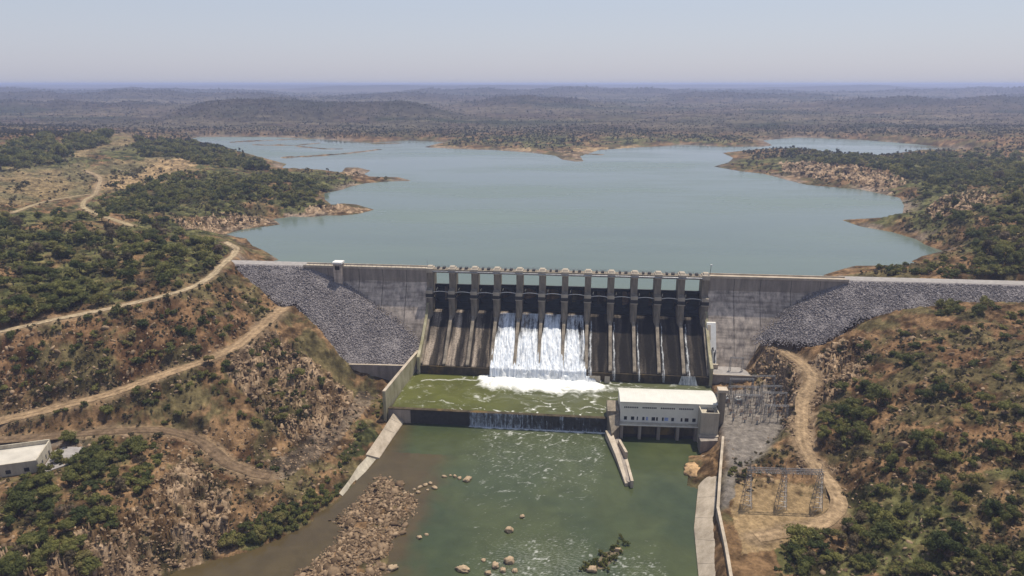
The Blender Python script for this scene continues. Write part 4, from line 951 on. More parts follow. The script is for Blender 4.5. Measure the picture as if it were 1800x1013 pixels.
# local: -x runs to the left along the front, +y to the back
MB().box(-30, 0, 0, 12.8, -3, 3.3).build('wall', M['cream'], t)
MB().box(-29.6, -0.35, 0.35, 12.45, 3.303, 3.5).build('roof', M['roofg'], t)
k = MB(); k.box(-30, 0, 0, 0.34, 3.303, 4.3); k.box(-30, 0, 12.46, 12.8, 3.303, 4.9); k.box(-0.34, 0, 0.343, 12.457, 3.303, 4.6); k.box(-30, -29.66, 0.343, 12.457, 3.303, 4.5); k.build('parapet', M['cream'], t)
for y in (3.0, 6.5): MB().box(0.003, 0.05, y, y + 1.0, 0.9, 2.3).build('window', M['glass'], t)
MB().box(0.004, 0.06, 9.4, 10.5, 0.0, 2.2).build('door', M['black'], t)
for x in (-4, -9, -14): MB().box(x, x + 1.4, -0.05, -0.003, 0.9, 2.2).build('window', M['glass'], t)
k = MB(); o_ = b0 + 0.3 * (-e2)
pl = [tuple(b0 - e2 * 0.4 - e1 * 2), tuple(b0 - e2 * 7.5 + e1 * 2.0), tuple(b0 - e2 * 9.0 + e1 * 13), tuple(b0 - e2 * 3 + e1 * 15), tuple(b0 - e2 * 0.4 + e1 * 13)]
o = MB().prism(pl, 17.5, 19.75).build('concrete_yard', M['crest'], None); tag(o, kind='structure')
# ------------------------------------------------------------------ moving water
def warp(x, y, a, sc_, s): return x + a * (fbm(x / sc_, y / sc_, 3, s) - 0.5) * 2, y + a * (fbm(x / sc_, y / sc_, 3, s + 50) - 0.5) * 2
S = np.linspace(-4.2, 133.6, 330); Dd = np.linspace(27.6, 64.3, 100); SS, DD = np.meshgrid(S, Dd)
wx, wy = warp(SS, DD, 4.0, 9.0, 11)
jet = sstep(27, 36, SS + (fbm(SS / 6, DD / 5, 3, 4) - .5) * 16) * (1 - sstep(80, 90, SS + (fbm(SS / 6, DD / 5, 3, 6) - .5) * 16))
reach = 8 + 9 * fbm(SS / 7, DD / 30, 4, 8)
boil = jet * (1 - sstep(reach * 0.45, reach * 1.5, DD - 27.6 + 3 * (fbm(wx / 2.5, wy / 2.5, 3, 9) - .5)))
lines = sstep(0.60, 0.86, ridged(wx / 6, wy / 4, 4, 21))
veil = sstep(0.45, 0.8, ridged(wx / 11, wy / 5, 3, 23))
env = 0.55 + 0.45 * sstep(20, 60, SS)
foam = np.clip(boil + lines * 0.40 * env + veil * 0.28 * env + 0.35 * lines * sstep(52, 63, DD) * sstep(10, 40, SS), 0, 1)
arc = 1 - np.minimum(1, np.abs(DD - (33 + 0.004 * (SS - 32) ** 2 + 2 * (fbm(SS / 5, SS / 5, 2, 3) - .5))) / 1.1); foam = np.maximum(foam, np.clip(arc, 0, 1) * 0.5 * (SS > 2) * (SS < 34))
g1 = fbm(wx / 8, wy / 6, 4, 27)
pc = blend(np.array([0.092, 0.098, 0.027])[None, None] * np.ones(SS.shape + (1,)), np.array([0.088, 0.094, 0.045])[None, None] * np.ones(SS.shape + (1,)), sstep(10, 80, SS)) * (0.72 + 0.6 * g1)[..., None]
X, Y = D(SS, DD); Z = W_POOL + 0.28 * (g1 - .5) + boil * (0.25 + 1.1 * fbm(wx / 2.2, wy / 2.2, 4, 29))
o = npmesh('stilling_basin_water', np.stack([X, Y, Z], -1).reshape(-1, 3), gridfaces(*SS.shape), M['river'], smooth=True, attrs={'foam': foam.ravel()}, colors={'Col': pc.reshape(-1, 3)}); tag(o, kind='structure')
xs_ = np.linspace(-210, 76, 520); yv = np.concatenate([np.linspace(95, 150, 60, endpoint=False), np.linspace(150, 263, 260)]); XX, YY = np.meshgrid(xs_, yv)
s2, d2 = SD(XX, YY)
wx, wy = warp(XX, YY, 5, 14, 41)
flow = sstep(18, 45, s2) * (1 - sstep(84, 92, s2 + (d2 - 65) * 0.12)) * (1 - 0.75 * sstep(75, 150, d2))
lines = sstep(0.64, 0.90, ridged((wx + 0.5 * wy) / 5.5, (wy - 0.5 * wx) / 2.6, 4, 43)); glint = sstep(0.66, 0.76, fbm(XX / 1.3 + YY / 2.2, YY / 0.9, 3, 45)) * sstep(0.4, 0.6, fbm(XX / 9, YY / 9, 3, 46))  # fine white specks are sun sparkles painted on the water
foot = (1 - sstep(0.3, 1.6, d2 - 65.9 + (vnoise(XX / 1.5, YY / 1.5, 3) - .5) * 1.2)) * (s2 > 29) * (s2 < 90)
foam_glint = np.clip(foot * 1.0 + flow * (0.13 + lines * 0.30 + glint * 0.15) + (0.14 + 0.2 * glint) * sstep(30, 60, s2) * sstep(120, 150, d2) * (1 - sstep(95, 110, s2)), 0, 1)  # foam, with the painted sun sparkles added to the same mask
rd = sdist(XX, YY, riverW); bd = -sdist(XX, YY, BAR)
chan = sstep(-8, 6, -(XX + 44 + (YY - 150) * -0.22 + (fbm(XX / 8, YY / 8, 3, 78) - 0.5) * 8)) * (d2 > 90)
shal = np.clip(0.9 * chan + (1 - sstep(0, 14, bd + (fbm(XX / 9, YY / 9, 3, 3) - .5) * 16)) + (1 - sstep(2, 13, rd)) * (s2 < 40), 0, 1)
left = sstep(-6, 10, -(XX + 22 + (fbm(XX / 8, YY / 8, 3, 77) - 0.5) * 14 - (YY - 165) * -0.30))
rc = blend(np.array([0.060, 0.072, 0.030])[None, None] * np.ones(XX.shape + (1,)), np.array([0.044, 0.058, 0.028])[None, None] * np.ones(XX.shape + (1,)), sstep(0.35, 0.65, fbm(XX / 24, YY / 24, 3, 5)))
rc = blend(rc, np.array([0.072, 0.085, 0.042])[None, None] * np.ones(XX.shape + (1,)), flow * 0.6)
rc = blend(rc, np.array([0.080, 0.052, 0.025])[None, None] * np.ones(XX.shape + (1,)), shal * 0.8)
rc = rc * (0.8 + 0.4 * fbm(wx / 4, wy / 4, 4, 47))[..., None]
f = gridfaces(*XX.shape); keep = (rd.ravel()[f] > -12).any(1) & ((d2.ravel()[f] > 65.4).all(1))
o = npmesh('river_water', np.stack([XX, YY, 0.06 * (fbm(XX / 2, YY / 2, 3, 2) - .5)], -1).reshape(-1, 3), f[keep], M['river'], smooth=True, attrs={'foam': foam_glint.ravel()}, colors={'Col': rc.reshape(-1, 3)}); tag(o, kind='structure')  # the foam attribute here also holds the painted sun sparkles
def fallmat(name, c, sx, lo, hi, vary=0.6):
    m, nt, b = newmat(name)
    n = noise(nt, 1.0, 6, stretch=(sx, 0.10, 0.10), rough=0.7); n2 = noise(nt, 0.9, 5, stretch=(1, 0.5, 0.5), rough=0.7)
    a = N(nt, 'ShaderNodeAttribute', attribute_name='foam').outputs['Fac']
    d = mathn(nt, 'ADD', a, mathn(nt, 'ADD', mathn(nt, 'MULTIPLY', mathn(nt, 'SUBTRACT', n, 0.5), vary), mathn(nt, 'MULTIPLY', mathn(nt, 'SUBTRACT', n2, 0.5), vary * 0.7)))
    al = ramp(nt, d, [(lo, 0), (hi, 1)])
    nt.links.new(mix(nt, ramp(nt, mathn(nt, 'ADD', mathn(nt, 'MULTIPLY', n, 0.6), mathn(nt, 'MULTIPLY', n2, 0.4)), [(0.36, 0), (0.58, 1)]), [x * f for x, f in zip(c, (0.62, 0.70, 0.82))], c), b.inputs['Base Color'])
    b.inputs['Roughness'].default_value = 0.55; nt.links.new(al, b.inputs['Alpha']); bump(nt, b, n2, 0.6, 0.4)
    return m
M['fall'] = fallmat('white_falling_water', (0.84, 0.85, 0.86), 1.6, 0.06, 0.50, 0.8)
M['veil'] = fallmat('thin_falling_water', (0.62, 0.68, 0.78), 4.5, 0.42, 0.85, 1.0)
FALL_L = ['white cascade beside the dry dark bays on the tower side of the spillway', 'second white cascade from the tower end, between two other cascades', 'third white cascade from the tower end, between two other cascades', 'white cascade streaked with green moss beside the dark trickling bays']
for i in range(4):
    cs = (3.5 + i) * BAY; nu, nv = 70, 170
    t = np.linspace(0, 1, nv)[:, None]; u = np.linspace(-1, 1, nu)[None]
    d = 2.6 + 26.9 * t + 0 * u
    zc = np.interp(d, [p[0] for p in PROF] + [28.3, 29.5], [p[1] for p in PROF] + [9.6, 5.6])
    hw = 3.9 + 1.75 * sstep(0.12, 0.75, t); xx_ = cs + u * hw
    b1 = fbm(xx_ / 1.5, d / 8 + i, 4, 60 + i); b2 = fbm(xx_ / 0.6, d / 2.2, 3, 64 + i); b3 = fbm(xx_ / 3.2, d / 12, 3, 68 + i)
    off = 0.45 + 0.6 * t + (1.5 * (b1 - 0.5) + 0.9 * (b2 - 0.5)) * (0.35 + 1.1 * t)
    edge = 1 - np.abs(u) ** 5 * (0.30 + 0.55 * (1 - t))
    dens = (0.20 + 0.34 * sstep(0.15, 0.55, t) + 0.35 * sstep(0.72, 0.95, t)) * edge + 0.10 + 0.45 * (b3 - 0.5) + 0.35 * (b1 - 0.5) + 0.25 * np.maximum(0, 1 - np.abs(u - 0.75) * 3) * (1 - t)
    if i == 3: dens = dens - 0.38 * sstep(0.25, 0.5, u) * (1 - sstep(0.80, 0.93, u)) * sstep(0.05, 0.3, t) * (1 - sstep(.85, 1, t))
    v = np.stack([u * hw + 0 * t, -(d + off * 0.55), zc + off * 0.8], -1).reshape(-1, 3)
    o = npmesh('waterfall', v, gridfaces(nv, nu), M['fall'], smooth=True, attrs={'foam': dens.ravel()})
    o.location = (*D(cs, 0), 0); o.rotation_euler = (0, 0, TH)
    tag(o, FALL_L[i], 'waterfall', 'cascades from the open gates')
TR = [(7, 1.9, 0.75, 'strong white trickle hugging the pier right of the last open gate'), (8, 1.75, 0.55, 'white trickle down the dry chute one bay beyond the strong trickle'), (9, 1.9, 0.45, 'thin broken trickle in the middle of the dark bays'), (10, 2.0, 0.5, 'straight thin trickle two bays before the lamp post end of the chute'), (11, 2.2, 0.75, 'wide faint trickle in the bay nearest the lamp post end of the chute')]
for i, ds, w, lab in TR:
    cs = i * BAY + ds; nu, nv = 7, 60; t = np.linspace(0, 1, nv)[:, None]; u = np.linspace(-1, 1, nu)[None]
    d = 5.5 + 23.6 * t + 0 * u; zc = np.interp(d, [p[0] for p in PROF] + [28.3, 29.3], [p[1] for p in PROF] + [9.6, 6.0])
    x = u * w * (0.5 + 0.9 * t) + 0.4 * (fbm(d / 4, d / 4 + i, 3, i) - .5) * 2
    v = np.stack([x, -(d + 0.14), zc + 0.2 + 0.12 * (vnoise(x * 3 + i, d * 2, 2))], -1).reshape(-1, 3)
    o = npmesh('water_trickle', v, gridfaces(nv, nu), M['fall'], smooth=True, attrs={'foam': ((0.24 - 0.16 * np.abs(u) + 0.25 * (fbm(d / 2.5 + i, u * 2, 3, i) - .5)) * (1 - 0.25 * sstep(0.4, 0.9, t))).ravel()})
    o.location = (*D(cs, 0), 0); o.rotation_euler = (0, 0, TH); tag(o, lab, 'trickle', 'trickles down the dry bays')
nu, nv = 24, 16; u = np.linspace(-1, 1, nu)[None]; t = np.linspace(0, 1, nv)[:, None]
o = npmesh('water_film', np.stack([u * (3.0 + 1.3 * t), -(28.45 + 0.6 * t) + 0 * u, 10.2 - 4.4 * t + 0 * u], -1).reshape(-1, 3), gridfaces(nv, nu), M['fall'], smooth=True, attrs={'foam': (0.30 + 0.12 * t + 0 * u).ravel()})
o.location = (*D(123.6, 0), 0); o.rotation_euler = (0, 0, TH); tag(o, 'white fan of water over the mossy toe under the lamp post end of the chute', 'waterfall')
# weir curtain
nu, nv = 200, 12; u = np.linspace(29.5, 91.0, nu)[None]; t = np.linspace(0, 1, nv)[:, None]
d = 66.2 + 0.5 * t ** 0.5 + 0.15 * (vnoise(u * 1.5 + 0 * t, 0 * u + t, 3)) + 0 * u; z = 6.45 - 6.4 * t + 0 * u
o = npmesh('weir_curtain', np.stack([u - 60 + 0 * t, -d, z], -1).reshape(-1, 3), gridfaces(nv, nu), M['veil'], smooth=True, attrs={'foam': (0.44 + 0.22 * t ** 3 + 0.10 * (1 - t) + 0.10 * (fbm(u / 5, u / 5, 2, 4) - .5) - 0.12 * sstep(40, 70, u) + 0 * u).ravel()})
o.location = (*D(60, 0), 0); o.rotation_euler = (0, 0, TH); tag(o, 'thin streaky curtain of water falling over the dark weir', 'waterfall')
# spray at the foot of the cascades: ragged heaps of white water
S = np.linspace(29, 88, 190); Dd = np.linspace(27.7, 46, 60); SS, DD = np.meshgrid(S, Dd)
hgt = (3.6 * np.exp(-((DD - 28.6) / 1.9) ** 2) + 0.75 * np.exp(-((DD - 33) / 4.5) ** 2)) * sstep(30, 37, SS) * (1 - sstep(80, 87, SS)) * (0.25 + 1.5 * fbm(SS / 2.6, DD / 2.2, 5, 33)) - 0.75 + 0.9 * (fbm(SS / 1.1, DD / 1.1, 3, 36) - .5)
X, Y = D(SS, DD)
M['foam'] = fallmat('white_foam', (0.84, 0.84, 0.83), 0.5, 0.08, 0.85, 0.9)
o = npmesh('foam', np.stack([X, Y, 6.0 + hgt], -1).reshape(-1, 3), gridfaces(*SS.shape), M['foam'], smooth=True, attrs={'foam': (sstep(-0.6, 0.9, hgt) * (0.75 + 0.5 * (fbm(SS / 2.2, DD / 2, 4, 38) - .5))).ravel()}); tag(o, kind='stuff')

# ------------------------------------------------------------------ rocks
def scatter(n, polys, keepf=None, seed=1, smax=2500.):
    """points on the ground inside outlines drawn on the survey photograph, spread evenly over the ground"""
    r = np.random.default_rng(seed); out = []
    for pl in polys:
        xs = [q[0] for q in pl]; ys2 = [q[1] for q in pl]
        a = np.stack([r.uniform(min(xs), max(xs), n * 3), r.uniform(min(ys2), max(ys2), n * 3)], 1)
        out.append(a[inpoly(a[:, 0], a[:, 1], pl)])
    a = np.concatenate(out); r.shuffle(a); a = a[:n]
    g, ok = ground(a, Hf, smax); g = g[ok]; a = a[ok]
    g[:, 2] = Hf(g[:, 0], g[:, 1])
    return g, a
def offroad(g, extra=1.5):
    k = np.ones(len(g), bool)
    for nm, q in ROADW.items():
        m = (g[:, 0] > q[:, 0].min() - 9) & (g[:, 0] < q[:, 0].max() + 9) & (g[:, 1] > q[:, 1].min() - 9) & (g[:, 1] < q[:, 1].max() + 9)
        if m.any(): k[m] &= segdist(g[m, 0], g[m, 1], q)[0] > ROADS[nm][1] / 2 + extra
    s, d = SD(g[:, 0], g[:, 1])
    k &= ~((d > -12) & (d < 66) & (s > -4) & (s < 134)) & ~((d > -10) & (d < 20) & (s > -64) & (s < 197))
    for pw in (EMBLW, EMBRW): k &= sdist(g[:, 0], g[:, 1], pw) < -0.5
    bx = (g[:, 0] - b0[0]) * -e2[0] + (g[:, 1] - b0[1]) * -e2[1]; by = (g[:, 0] - b0[0]) * e1[0] + (g[:, 1] - b0[1]) * e1[1]
    k &= ~((bx > -31) & (bx < 1.5) & (by > -1.5) & (by < 14))
    for pl, lv in FLATS[:1]: k &= sdist(g[:, 0], g[:, 1], pl) < 1.0
    k &= ~((g[:, 1] > 230) & (g[:, 1] < 262) & (g[:, 0] > 38) & (g[:, 0] < 86))
    up = (d < -1) & (g[:, 1] < 2600)
    if up.any(): k[up] &= sdist(g[up, 0], g[up, 1], shoreW) < -2.5
    dn = (d > -1) & (g[:, 1] < 300) & (g[:, 0] < 78)
    if dn.any(): k[dn] &= sdist(g[dn, 0], g[dn, 1], riverW) < -0.5
    return k
Q_ROCK = [(Z_ROCK[0], 1500), (Z_ROCK[1], 1500), (Z_ROCK[4], 900), (Z_ROCK[7], 900), ([(0,600),(330,520),(500,520),(480,600),(300,700),(0,735)], 900), ([(300,760),(600,740),(640,700),(680,690),(590,870),(400,960),(250,850)], 1100), ([(1480,580),(1800,560),(1800,1013),(1380,1013),(1450,800)], 1500), ([(1270,690),(1340,690),(1420,850),(1290,850)], 150), ([(0,760),(300,770),(300,860),(0,1013)], 700), ([(440,838),(500,845),(570,800),(625,745),(665,700),(640,685),(600,715),(545,775),(480,815)], 500), (Z_ROCK[2], 350), (Z_ROCK[5], 300), (Z_ROCK[6], 350)]
G = []
for i, (pl, n) in enumerate(Q_ROCK):
    g, a = scatter(n, [pl], seed=100 + i); g = g[offroad(g, 0.3)]; G.append(g)
g = np.concatenate(G); far_ = np.hypot(g[:, 0], g[:, 1]) / 300
sz = (rng.gamma(1.7, 0.24, len(g)) + 0.12) * np.clip(far_, 0.7, 3) ** 0.8
g[:, 2] -= sz * 0.12
o = merged('scattered_rocks', g, sz, ROCKP, M['rock'], np.clip(rng.normal(0.42, 0.3, len(g)), 0, 1)); tag(o, kind='stuff')
# rubble bar in the river
bx = rng.uniform(-75, -25, 40000); by = rng.uniform(140, 232, 40000); k = sdist(bx, by, BAR) > -1.5 + 2.0 * rng.uniform(-1, 1, 40000); bx, by = bx[k], by[k]; k = fbm(bx / 7, by / 7, 4, 12) > 0.40; bx, by = bx[k][:6500], by[k][:6500]
sz = rng.gamma(1.1, 0.26, len(bx)) + 0.12
pos = np.stack([bx, by, np.maximum(Hf(bx, by), -0.1) + 0.05], 1)
o = merged('river_rubble', pos, sz, ROCKP, M['rock'], np.clip(rng.normal(0.36, 0.28, len(bx)), 0, 1), squash=0.65); tag(o, kind='stuff')
# single boulders
def boulder(px, py, w, lab, grp=None, sink=0.25, flat=0.6):
    x, y = P(px, py, 0.1); z = max(0.0, float(Hf(x, y)))
    pv, pf = rockproto(int(px * 7 + py), ICO2); v = pv * w * 0.43 * np.array([1, 1, flat / 0.6]); v = v * (1 + 0.12 * (fbm(pv[:, 0] * 2.3 + px, pv[:, 1] * 2.3 + pv[:, 2], 3, 3) - .5))[:, None]
    o = npmesh('boulder', v, pf, M['boulder']); o.location = (x, y, z + v[:, 2].max() * (1 - sink) * 0.5); o.rotation_euler = (0, 0, (px * 13 % 7))
    tag(o, lab, 'boulder', grp)
for a in [(822,844,4.6,'rounded tan boulder at the tip of the string of rocks below the weir'), (808,841,2.2,'small flat tan rock touching the rounded boulder at the tip of the string'), (894,933,3.6,'lone rounded tan boulder in midstream'), (918,909,2.0,'small brown rock upstream of the lone midstream boulder'), (813,1002,3.9,'tan boulder near the lower edge, beside the pale rock cluster'), (896,988,4.6,'largest pale rock on top of the midstream cluster near the lower edge'), (690,1000,4.0,'tan block shaped boulder beside the rubble bar near the lower edge'), (737,946,2.4,'yellowish rock off the rubble bar in brown shallows'), (750,940,1.6,'small yellowish rock next to the yellowish rock off the rubble bar'),
          (870,996,3.4,'flat pale slab rock on the left of the midstream cluster'), (884,1004,3.0,'grey rock at the foot of the midstream cluster'), (858,1008,2.6,'low pale rock at the lower left of the midstream cluster'), (905,1004,2.2,'brown rock at the right foot of the midstream cluster'), (850,985,1.7,'small yellow rock upstream of the midstream cluster'), (1085,968,2.8,'dark wet rock beneath the shrubs of the weedy islet'), (1040,1003,4.2,'broad pinkish rock at the lower end of the weedy islet')]:
    boulder(*a)
i_ = 0
for px, py in [(728,861),(738,857),(748,853),(757,850),(735,866),(752,862),(764,858),(712,868),(722,871),(781,838),(792,836),(800,838)]:
    boulder(px, py, 1.5 + (i_ * 7 % 5) * 0.22, 'small yellowish rock in the string of rocks leading from the rubble bar into the stream', 'small rocks strung out from the rubble bar'); i_ += 1
pv, pf = rockproto(5, ICO2); v = pv * np.array([3.6, 6.5, 2.6]); v *= (1 + 0.25 * (fbm(pv[:, 0] * 3, pv[:, 1] * 3 + pv[:, 2] * 2, 4, 3) - .5))[:, None]
x, y = P(1221, 826, 1.0); o = npmesh('rock_spur', v, pf, plain('spur_rock', (0.42, 0.27, 0.14), 0.95, var=0.45, scale=0.6)); o.location = (x, y, 0.2); tag(o, 'ochre broken rock spur at the head of the concrete ramp below the powerhouse', 'rock')

# ------------------------------------------------------------------ trees and bushes
def crown(seed, leaves, ls, lobes=9, flat=0.75):
    r = np.random.default_rng(seed); V, F, T = [], [], []; off = 0
    cs = []
    for i in range(lobes):
        a = r.uniform(0, 2 * np.pi); q = r.uniform(0.10, 0.85); cs.append((q * math.cos(a), q * math.sin(a), r.uniform(0.55, 1.15) * (1.05 - 0.35 * q), r.uniform(0.20, 0.52)))
    for cx, cy, cz, cr in cs:                     # dense hearts of the leaf masses
        v = ICO0[0] * cr * 0.72 * r.uniform(0.8, 1.2, (len(ICO0[0]), 1)); v[:, 2] *= flat; v += (cx, cy, cz)
        V.append(v); F.append(ICO0[1] + off); off += len(v); T.append(np.full(len(v), r.uniform(-.15, .05)))
        n = leaves // lobes
        p = r.normal(size=(n, 3)); p /= np.linalg.norm(p, axis=1)[:, None]; p[:, 2] = np.where(p[:, 2] < -0.4, -p[:, 2], p[:, 2])
        c = p * cr * r.uniform(0.75, 1.12, (n, 1)); c[:, 2] *= flat; c += (cx, cy, cz)
        u = r.normal(size=(n, 3)); u -= (u * p).sum(1)[:, None] * p * 0.6; u /= np.linalg.norm(u, axis=1)[:, None]
        w = np.cross(p + r.normal(0, 0.5, (n, 3)), u); w /= np.linalg.norm(w, axis=1)[:, None]
        L = ls * r.uniform(0.6, 1.35, (n, 1))
        q = np.stack([c - u * L, c + w * L * 0.8, c + u * L], 1)
        V.append(q.reshape(-1, 3)); F.append(np.arange(3 * n).reshape(-1, 3) + off); off += 3 * n; T.append(np.repeat(r.uniform(-.22, .22, n), 3))
    return np.concatenate(V), np.concatenate(F), np.concatenate(T), cs
def trunk_mb(cs, h=0.85):
    k = MB(); k.tube((0, 0, -0.12), (0.02, 0.02, 0.45), 0.065, 6, 0.045)
    for cx, cy, cz, cr in cs[:5]: k.tube((0.02, 0.02, 0.40), (cx * 0.8, cy * 0.8, cz), 0.038, 4, 0.012)
    return k
TREEP = []
for k_ in range(7):
    v, f, t_, cs = crown(200 + k_, 620, 0.115, 8 + k_ % 4, (0.75, 0.6, 0.9)[k_ % 3])
    TREEP.append((v, f, t_, cs))
for k_ in range(2): TREEP.append(crown(270 + k_, 330, 0.10, 8, 0.8))
SHRUBP = []
for k_ in range(4):
    v, f, t_, cs = crown(300 + k_, 260, 0.17, 5, 0.85); v = v - np.array([0, 0, 0.45]); SHRUBP.append((v, f, t_, cs))
LOWP = [crown(400 + k_, 110, 0.26, 5, 0.75) for k_ in range(5)]
FARP = [crown(500 + k_, 18, 0.45, 3, 0.7) for k_ in range(4)]
FAR2 = [crown(600 + k_, 9, 0.6, 1, 0.7) for k_ in range(5)]
for lst in (LOWP, FARP, FAR2):
    for i, q in enumerate(lst): lst[i] = (q[0] - np.array([0, 0, 0.30]), q[1], q[2], q[3])
# (outline, how many, radius range, zone phrase)
Q_TREE = [
 ([(-420,400),(0,385),(120,372),(240,380),(300,405),(405,440),(370,462),(300,470),(230,480),(100,500),(0,520),(-420,560)], 520, (2.2, 5.4), 'on the wooded hill above the upper road'),
 ([(0,520),(230,480),(330,470),(380,462),(330,500),(250,522),(120,552),(0,575)], 85, (2.2, 4.8), 'in the thinner scrub just above the upper road'),
 ([(190,375),(200,345),(255,322),(330,300),(430,312),(500,300),(560,325),(590,350),(560,362),(500,366),(440,352),(380,352),(330,345),(300,372)], 330, (3.0, 6.0), 'in the wood on the left lake shore'),
 ([(235,248),(330,250),(385,263),(430,274),(480,300),(380,293),(330,285),(240,275)], 210, (4.5, 8), 'on the dark wooded knoll far up the left shore'),
 ([(0,262),(80,236),(95,250),(190,236),(200,252),(125,270),(130,284),(0,300)], 150, (5.5, 9.5), 'on the far left ridge'),
 ([(200,300),(400,330),(420,400),(330,385),(230,395),(150,375),(190,340)], 60, (2.5, 4.5), 'standing apart in the grass of the left shore'),
 ([(1370,262),(1480,276),(1560,276),(1720,270),(1800,272),(1800,330),(1640,325),(1560,305),(1480,296),(1400,280)], 330, (4.0, 8.0), 'on the wooded right shore headland'),
 ([(1620,325),(1800,320),(2250,330),(2250,490),(1800,470),(1720,470),(1690,440),(1700,400),(1640,385),(1625,365),(1600,350)], 620, (2.8, 5.6), 'on the wooded slope beside the lake on the right'),
 ([(1500,470),(1600,468),(1660,455),(1800,440),(1800,490),(1600,488)], 60, (1.8, 3.8), 'behind the right embankment crest'),
 ([(0,590),(340,520),(420,470),(490,530),(400,600),(300,645),(0,735)], 62, (1.2, 3.0), 'on the bare brown slope between the two roads'),
 ([(0,745),(300,660),(420,612),(500,560),(560,630),(600,690),(480,760),(380,745),(200,745),(60,762)], 64, (1.1, 3.0), 'on the stony slope under the lower road'),
 ([(110,775),(270,785),(290,840),(240,875),(140,850),(105,815)], 70, (1.6, 3.4), 'in the thicket beside the flat roofed building'),
 ([(0,835),(100,825),(210,880),(230,930),(120,960),(0,990)], 55, (1.8, 3.8), 'in the scrub below the flat roofed building'),
 ([(0,950),(150,960),(170,1013),(0,1013)], 22, (1.8, 3.6), 'in the lower left corner thicket'),
 ([(388,975),(395,945),(500,890),(556,858),(600,856),(596,872),(555,900),(545,925),(440,965)], 80, (1.4, 3.0), 'in the green strip along the brown backwater'),
 ([(560,860),(600,800),(650,720),(672,700),(676,722),(640,760),(620,800),(600,845)], 60, (0.8, 1.8), 'in the low green strip behind the paved slab'),
 ([(1450,610),(1800,560),(1800,790),(1640,780),(1500,690)], 48, (1.3, 3.6), 'on the dry red slope right of the dam'),
 ([(1640,530),(1800,528),(1800,560),(1650,558)], 20, (2.0, 3.6), 'at the foot of the right embankment'),
 ([(1440,735),(1490,705),(1530,725),(1520,780),(1470,800),(1440,790)], 32, (2.2, 3.8), 'in the clump above the bend of the right dirt road'),
 ([(1380,925),(1470,880),(1560,900),(1560,960),(1520,1013),(1370,1013)], 50, (1.8, 3.8), 'in the dense clump beside the sandy yard'),
 ([(1470,790),(1800,780),(1800,1013),(1560,1013),(1570,920),(1500,870)], 80, (1.2, 3.6), 'on the scrubby lower right slope'),
 ([(1270,800),(1330,800),(1350,845),(1280,870)], 14, (0.8, 1.7), 'at the edge of the pylon yard'),
 ([(1290,960),(1370,950),(1370,1013),(1300,1013)], 10, (0.9, 1.8), 'at the foot of the tailrace wall'),
]
ALL = []
for i, (pl, n, (r0, r1), ph_) in enumerate(Q_TREE):
    g, a = scatter(n, [pl], seed=500 + i); k = offroad(g, 1.0); open_ = np.zeros(len(g), bool)
    for zp in (Z_ROCK[5], Z_ROCK[6], Z_ROCK[2], Z_SAND[0], Z_SAND[1]): open_ |= inpoly(a[:, 0], a[:, 1], zp)
    k &= ~open_ | (np.random.default_rng(i).uniform(0, 1, len(g)) < 0.08); g = g[k]
    if i in (0, 1, 6, 7, 20):
        cl = fbm(g[:, 0] / 26, g[:, 1] / 26, 3, 5) + 0.12 * sstep(350, 480, g[:, 1]); g = g[(cl > 0.46) | (rng.uniform(0, 1, len(g)) < 0.35)]
    rr = r0 + (r1 - r0) * rng.beta(1.5, 2.2, len(g))
    ALL += [(g[j, 0], g[j, 1], g[j, 2], rr[j], ph_, None) for j in range(len(g))]
SPECIAL = [(524,668,2.9,'round dark green bush alone on the pale rock face under the lower road'), (1543,708,5.0,'large dark tree standing alone on the red slope above the road'), (186,730,3.0,'dark upright bush just below the lower road'), (482,826,2.2,'roundest of the three dark bushes in the bend of the river track'), (458,820,1.9,'narrow middle bush of three in the bend of the river track'), (437,810,1.8,'smallest of three bushes in the bend of the river track'), (228,445,4.6,'big spreading dark tree in the middle of the left hill wood'), (140,478,4.2,'round tree with a dark shadow among open ground on the left hill'), (1402,958,4.6,'rounded tree at the yard side end of the dense clump'), (1482,690,3.4,'dark bushy tree beside the thin path up the red slope'), (340,590,2.6,'lone dark bush half way between the two roads'), (368,640,2.6,'dark bush on the upper edge of the lower road'), (1655,695,3.2,'bushy shrub in the middle of the red slope'), (1612,780,3.4,'bush on the brown slope above the lower right scrub'), (1660,975,4.2,'dense dark tree in the lower right scrub'), (1720,268,7.0,'dark tree that stands out at the end of the distant inlet'), (1434,272,6.5,'dark tree standing out on the crest of the right headland'), (35,905,4.2,'broad tree below the flat roofed building'), (250,800,3.6,'bright green bush at the edge of the thicket beside the building'), (408,962,3.0,'rounded green bush hanging over the brown backwater')]
for px, py, r_, lab in SPECIAL:
    g, ok = ground([(px, py)], Hf); ALL.append((g[0, 0], g[0, 1], float(Hf(g[0, 0], g[0, 1])), r_, 'S', lab))
T_ = np.array([(a[0], a[1], a[2], a[3]) for a in ALL]); dist = np.sqrt(T_[:, 0] ** 2 + T_[:, 1] ** 2 + (ZC - T_[:, 2]) ** 2)
pxs, pys = proj(T_[:, 0], T_[:, 1], T_[:, 2] + T_[:, 3] * 0.6)
inframe = (pxs > -15) & (pxs < 1815) & (pys < 1030)
app = T_[:, 3] / dist * inframe + np.array([1.0 if a[4] == 'S' else 0 for a in ALL])
order = np.argsort(-app)
NT, NS = 285, 200
trees = [i for i in order if T_[i, 3] >= 2.3][:NT]; shrubs = [i for i in order if T_[i, 3] < 2.3 and inframe[i]][:NS]
TM = []
for i_, (v, f, t_, cs) in enumerate(TREEP):
    q = npmesh('crown', v, f, M['leaf' if i_ < 7 else 'leafbrown'], smooth=False); me = q.data; bpy.data.objects.remove(q)
    q = trunk_mb(cs).build('trunk', M['bark']); tm = q.data; bpy.data.objects.remove(q); TM.append((me, tm))
SM = []
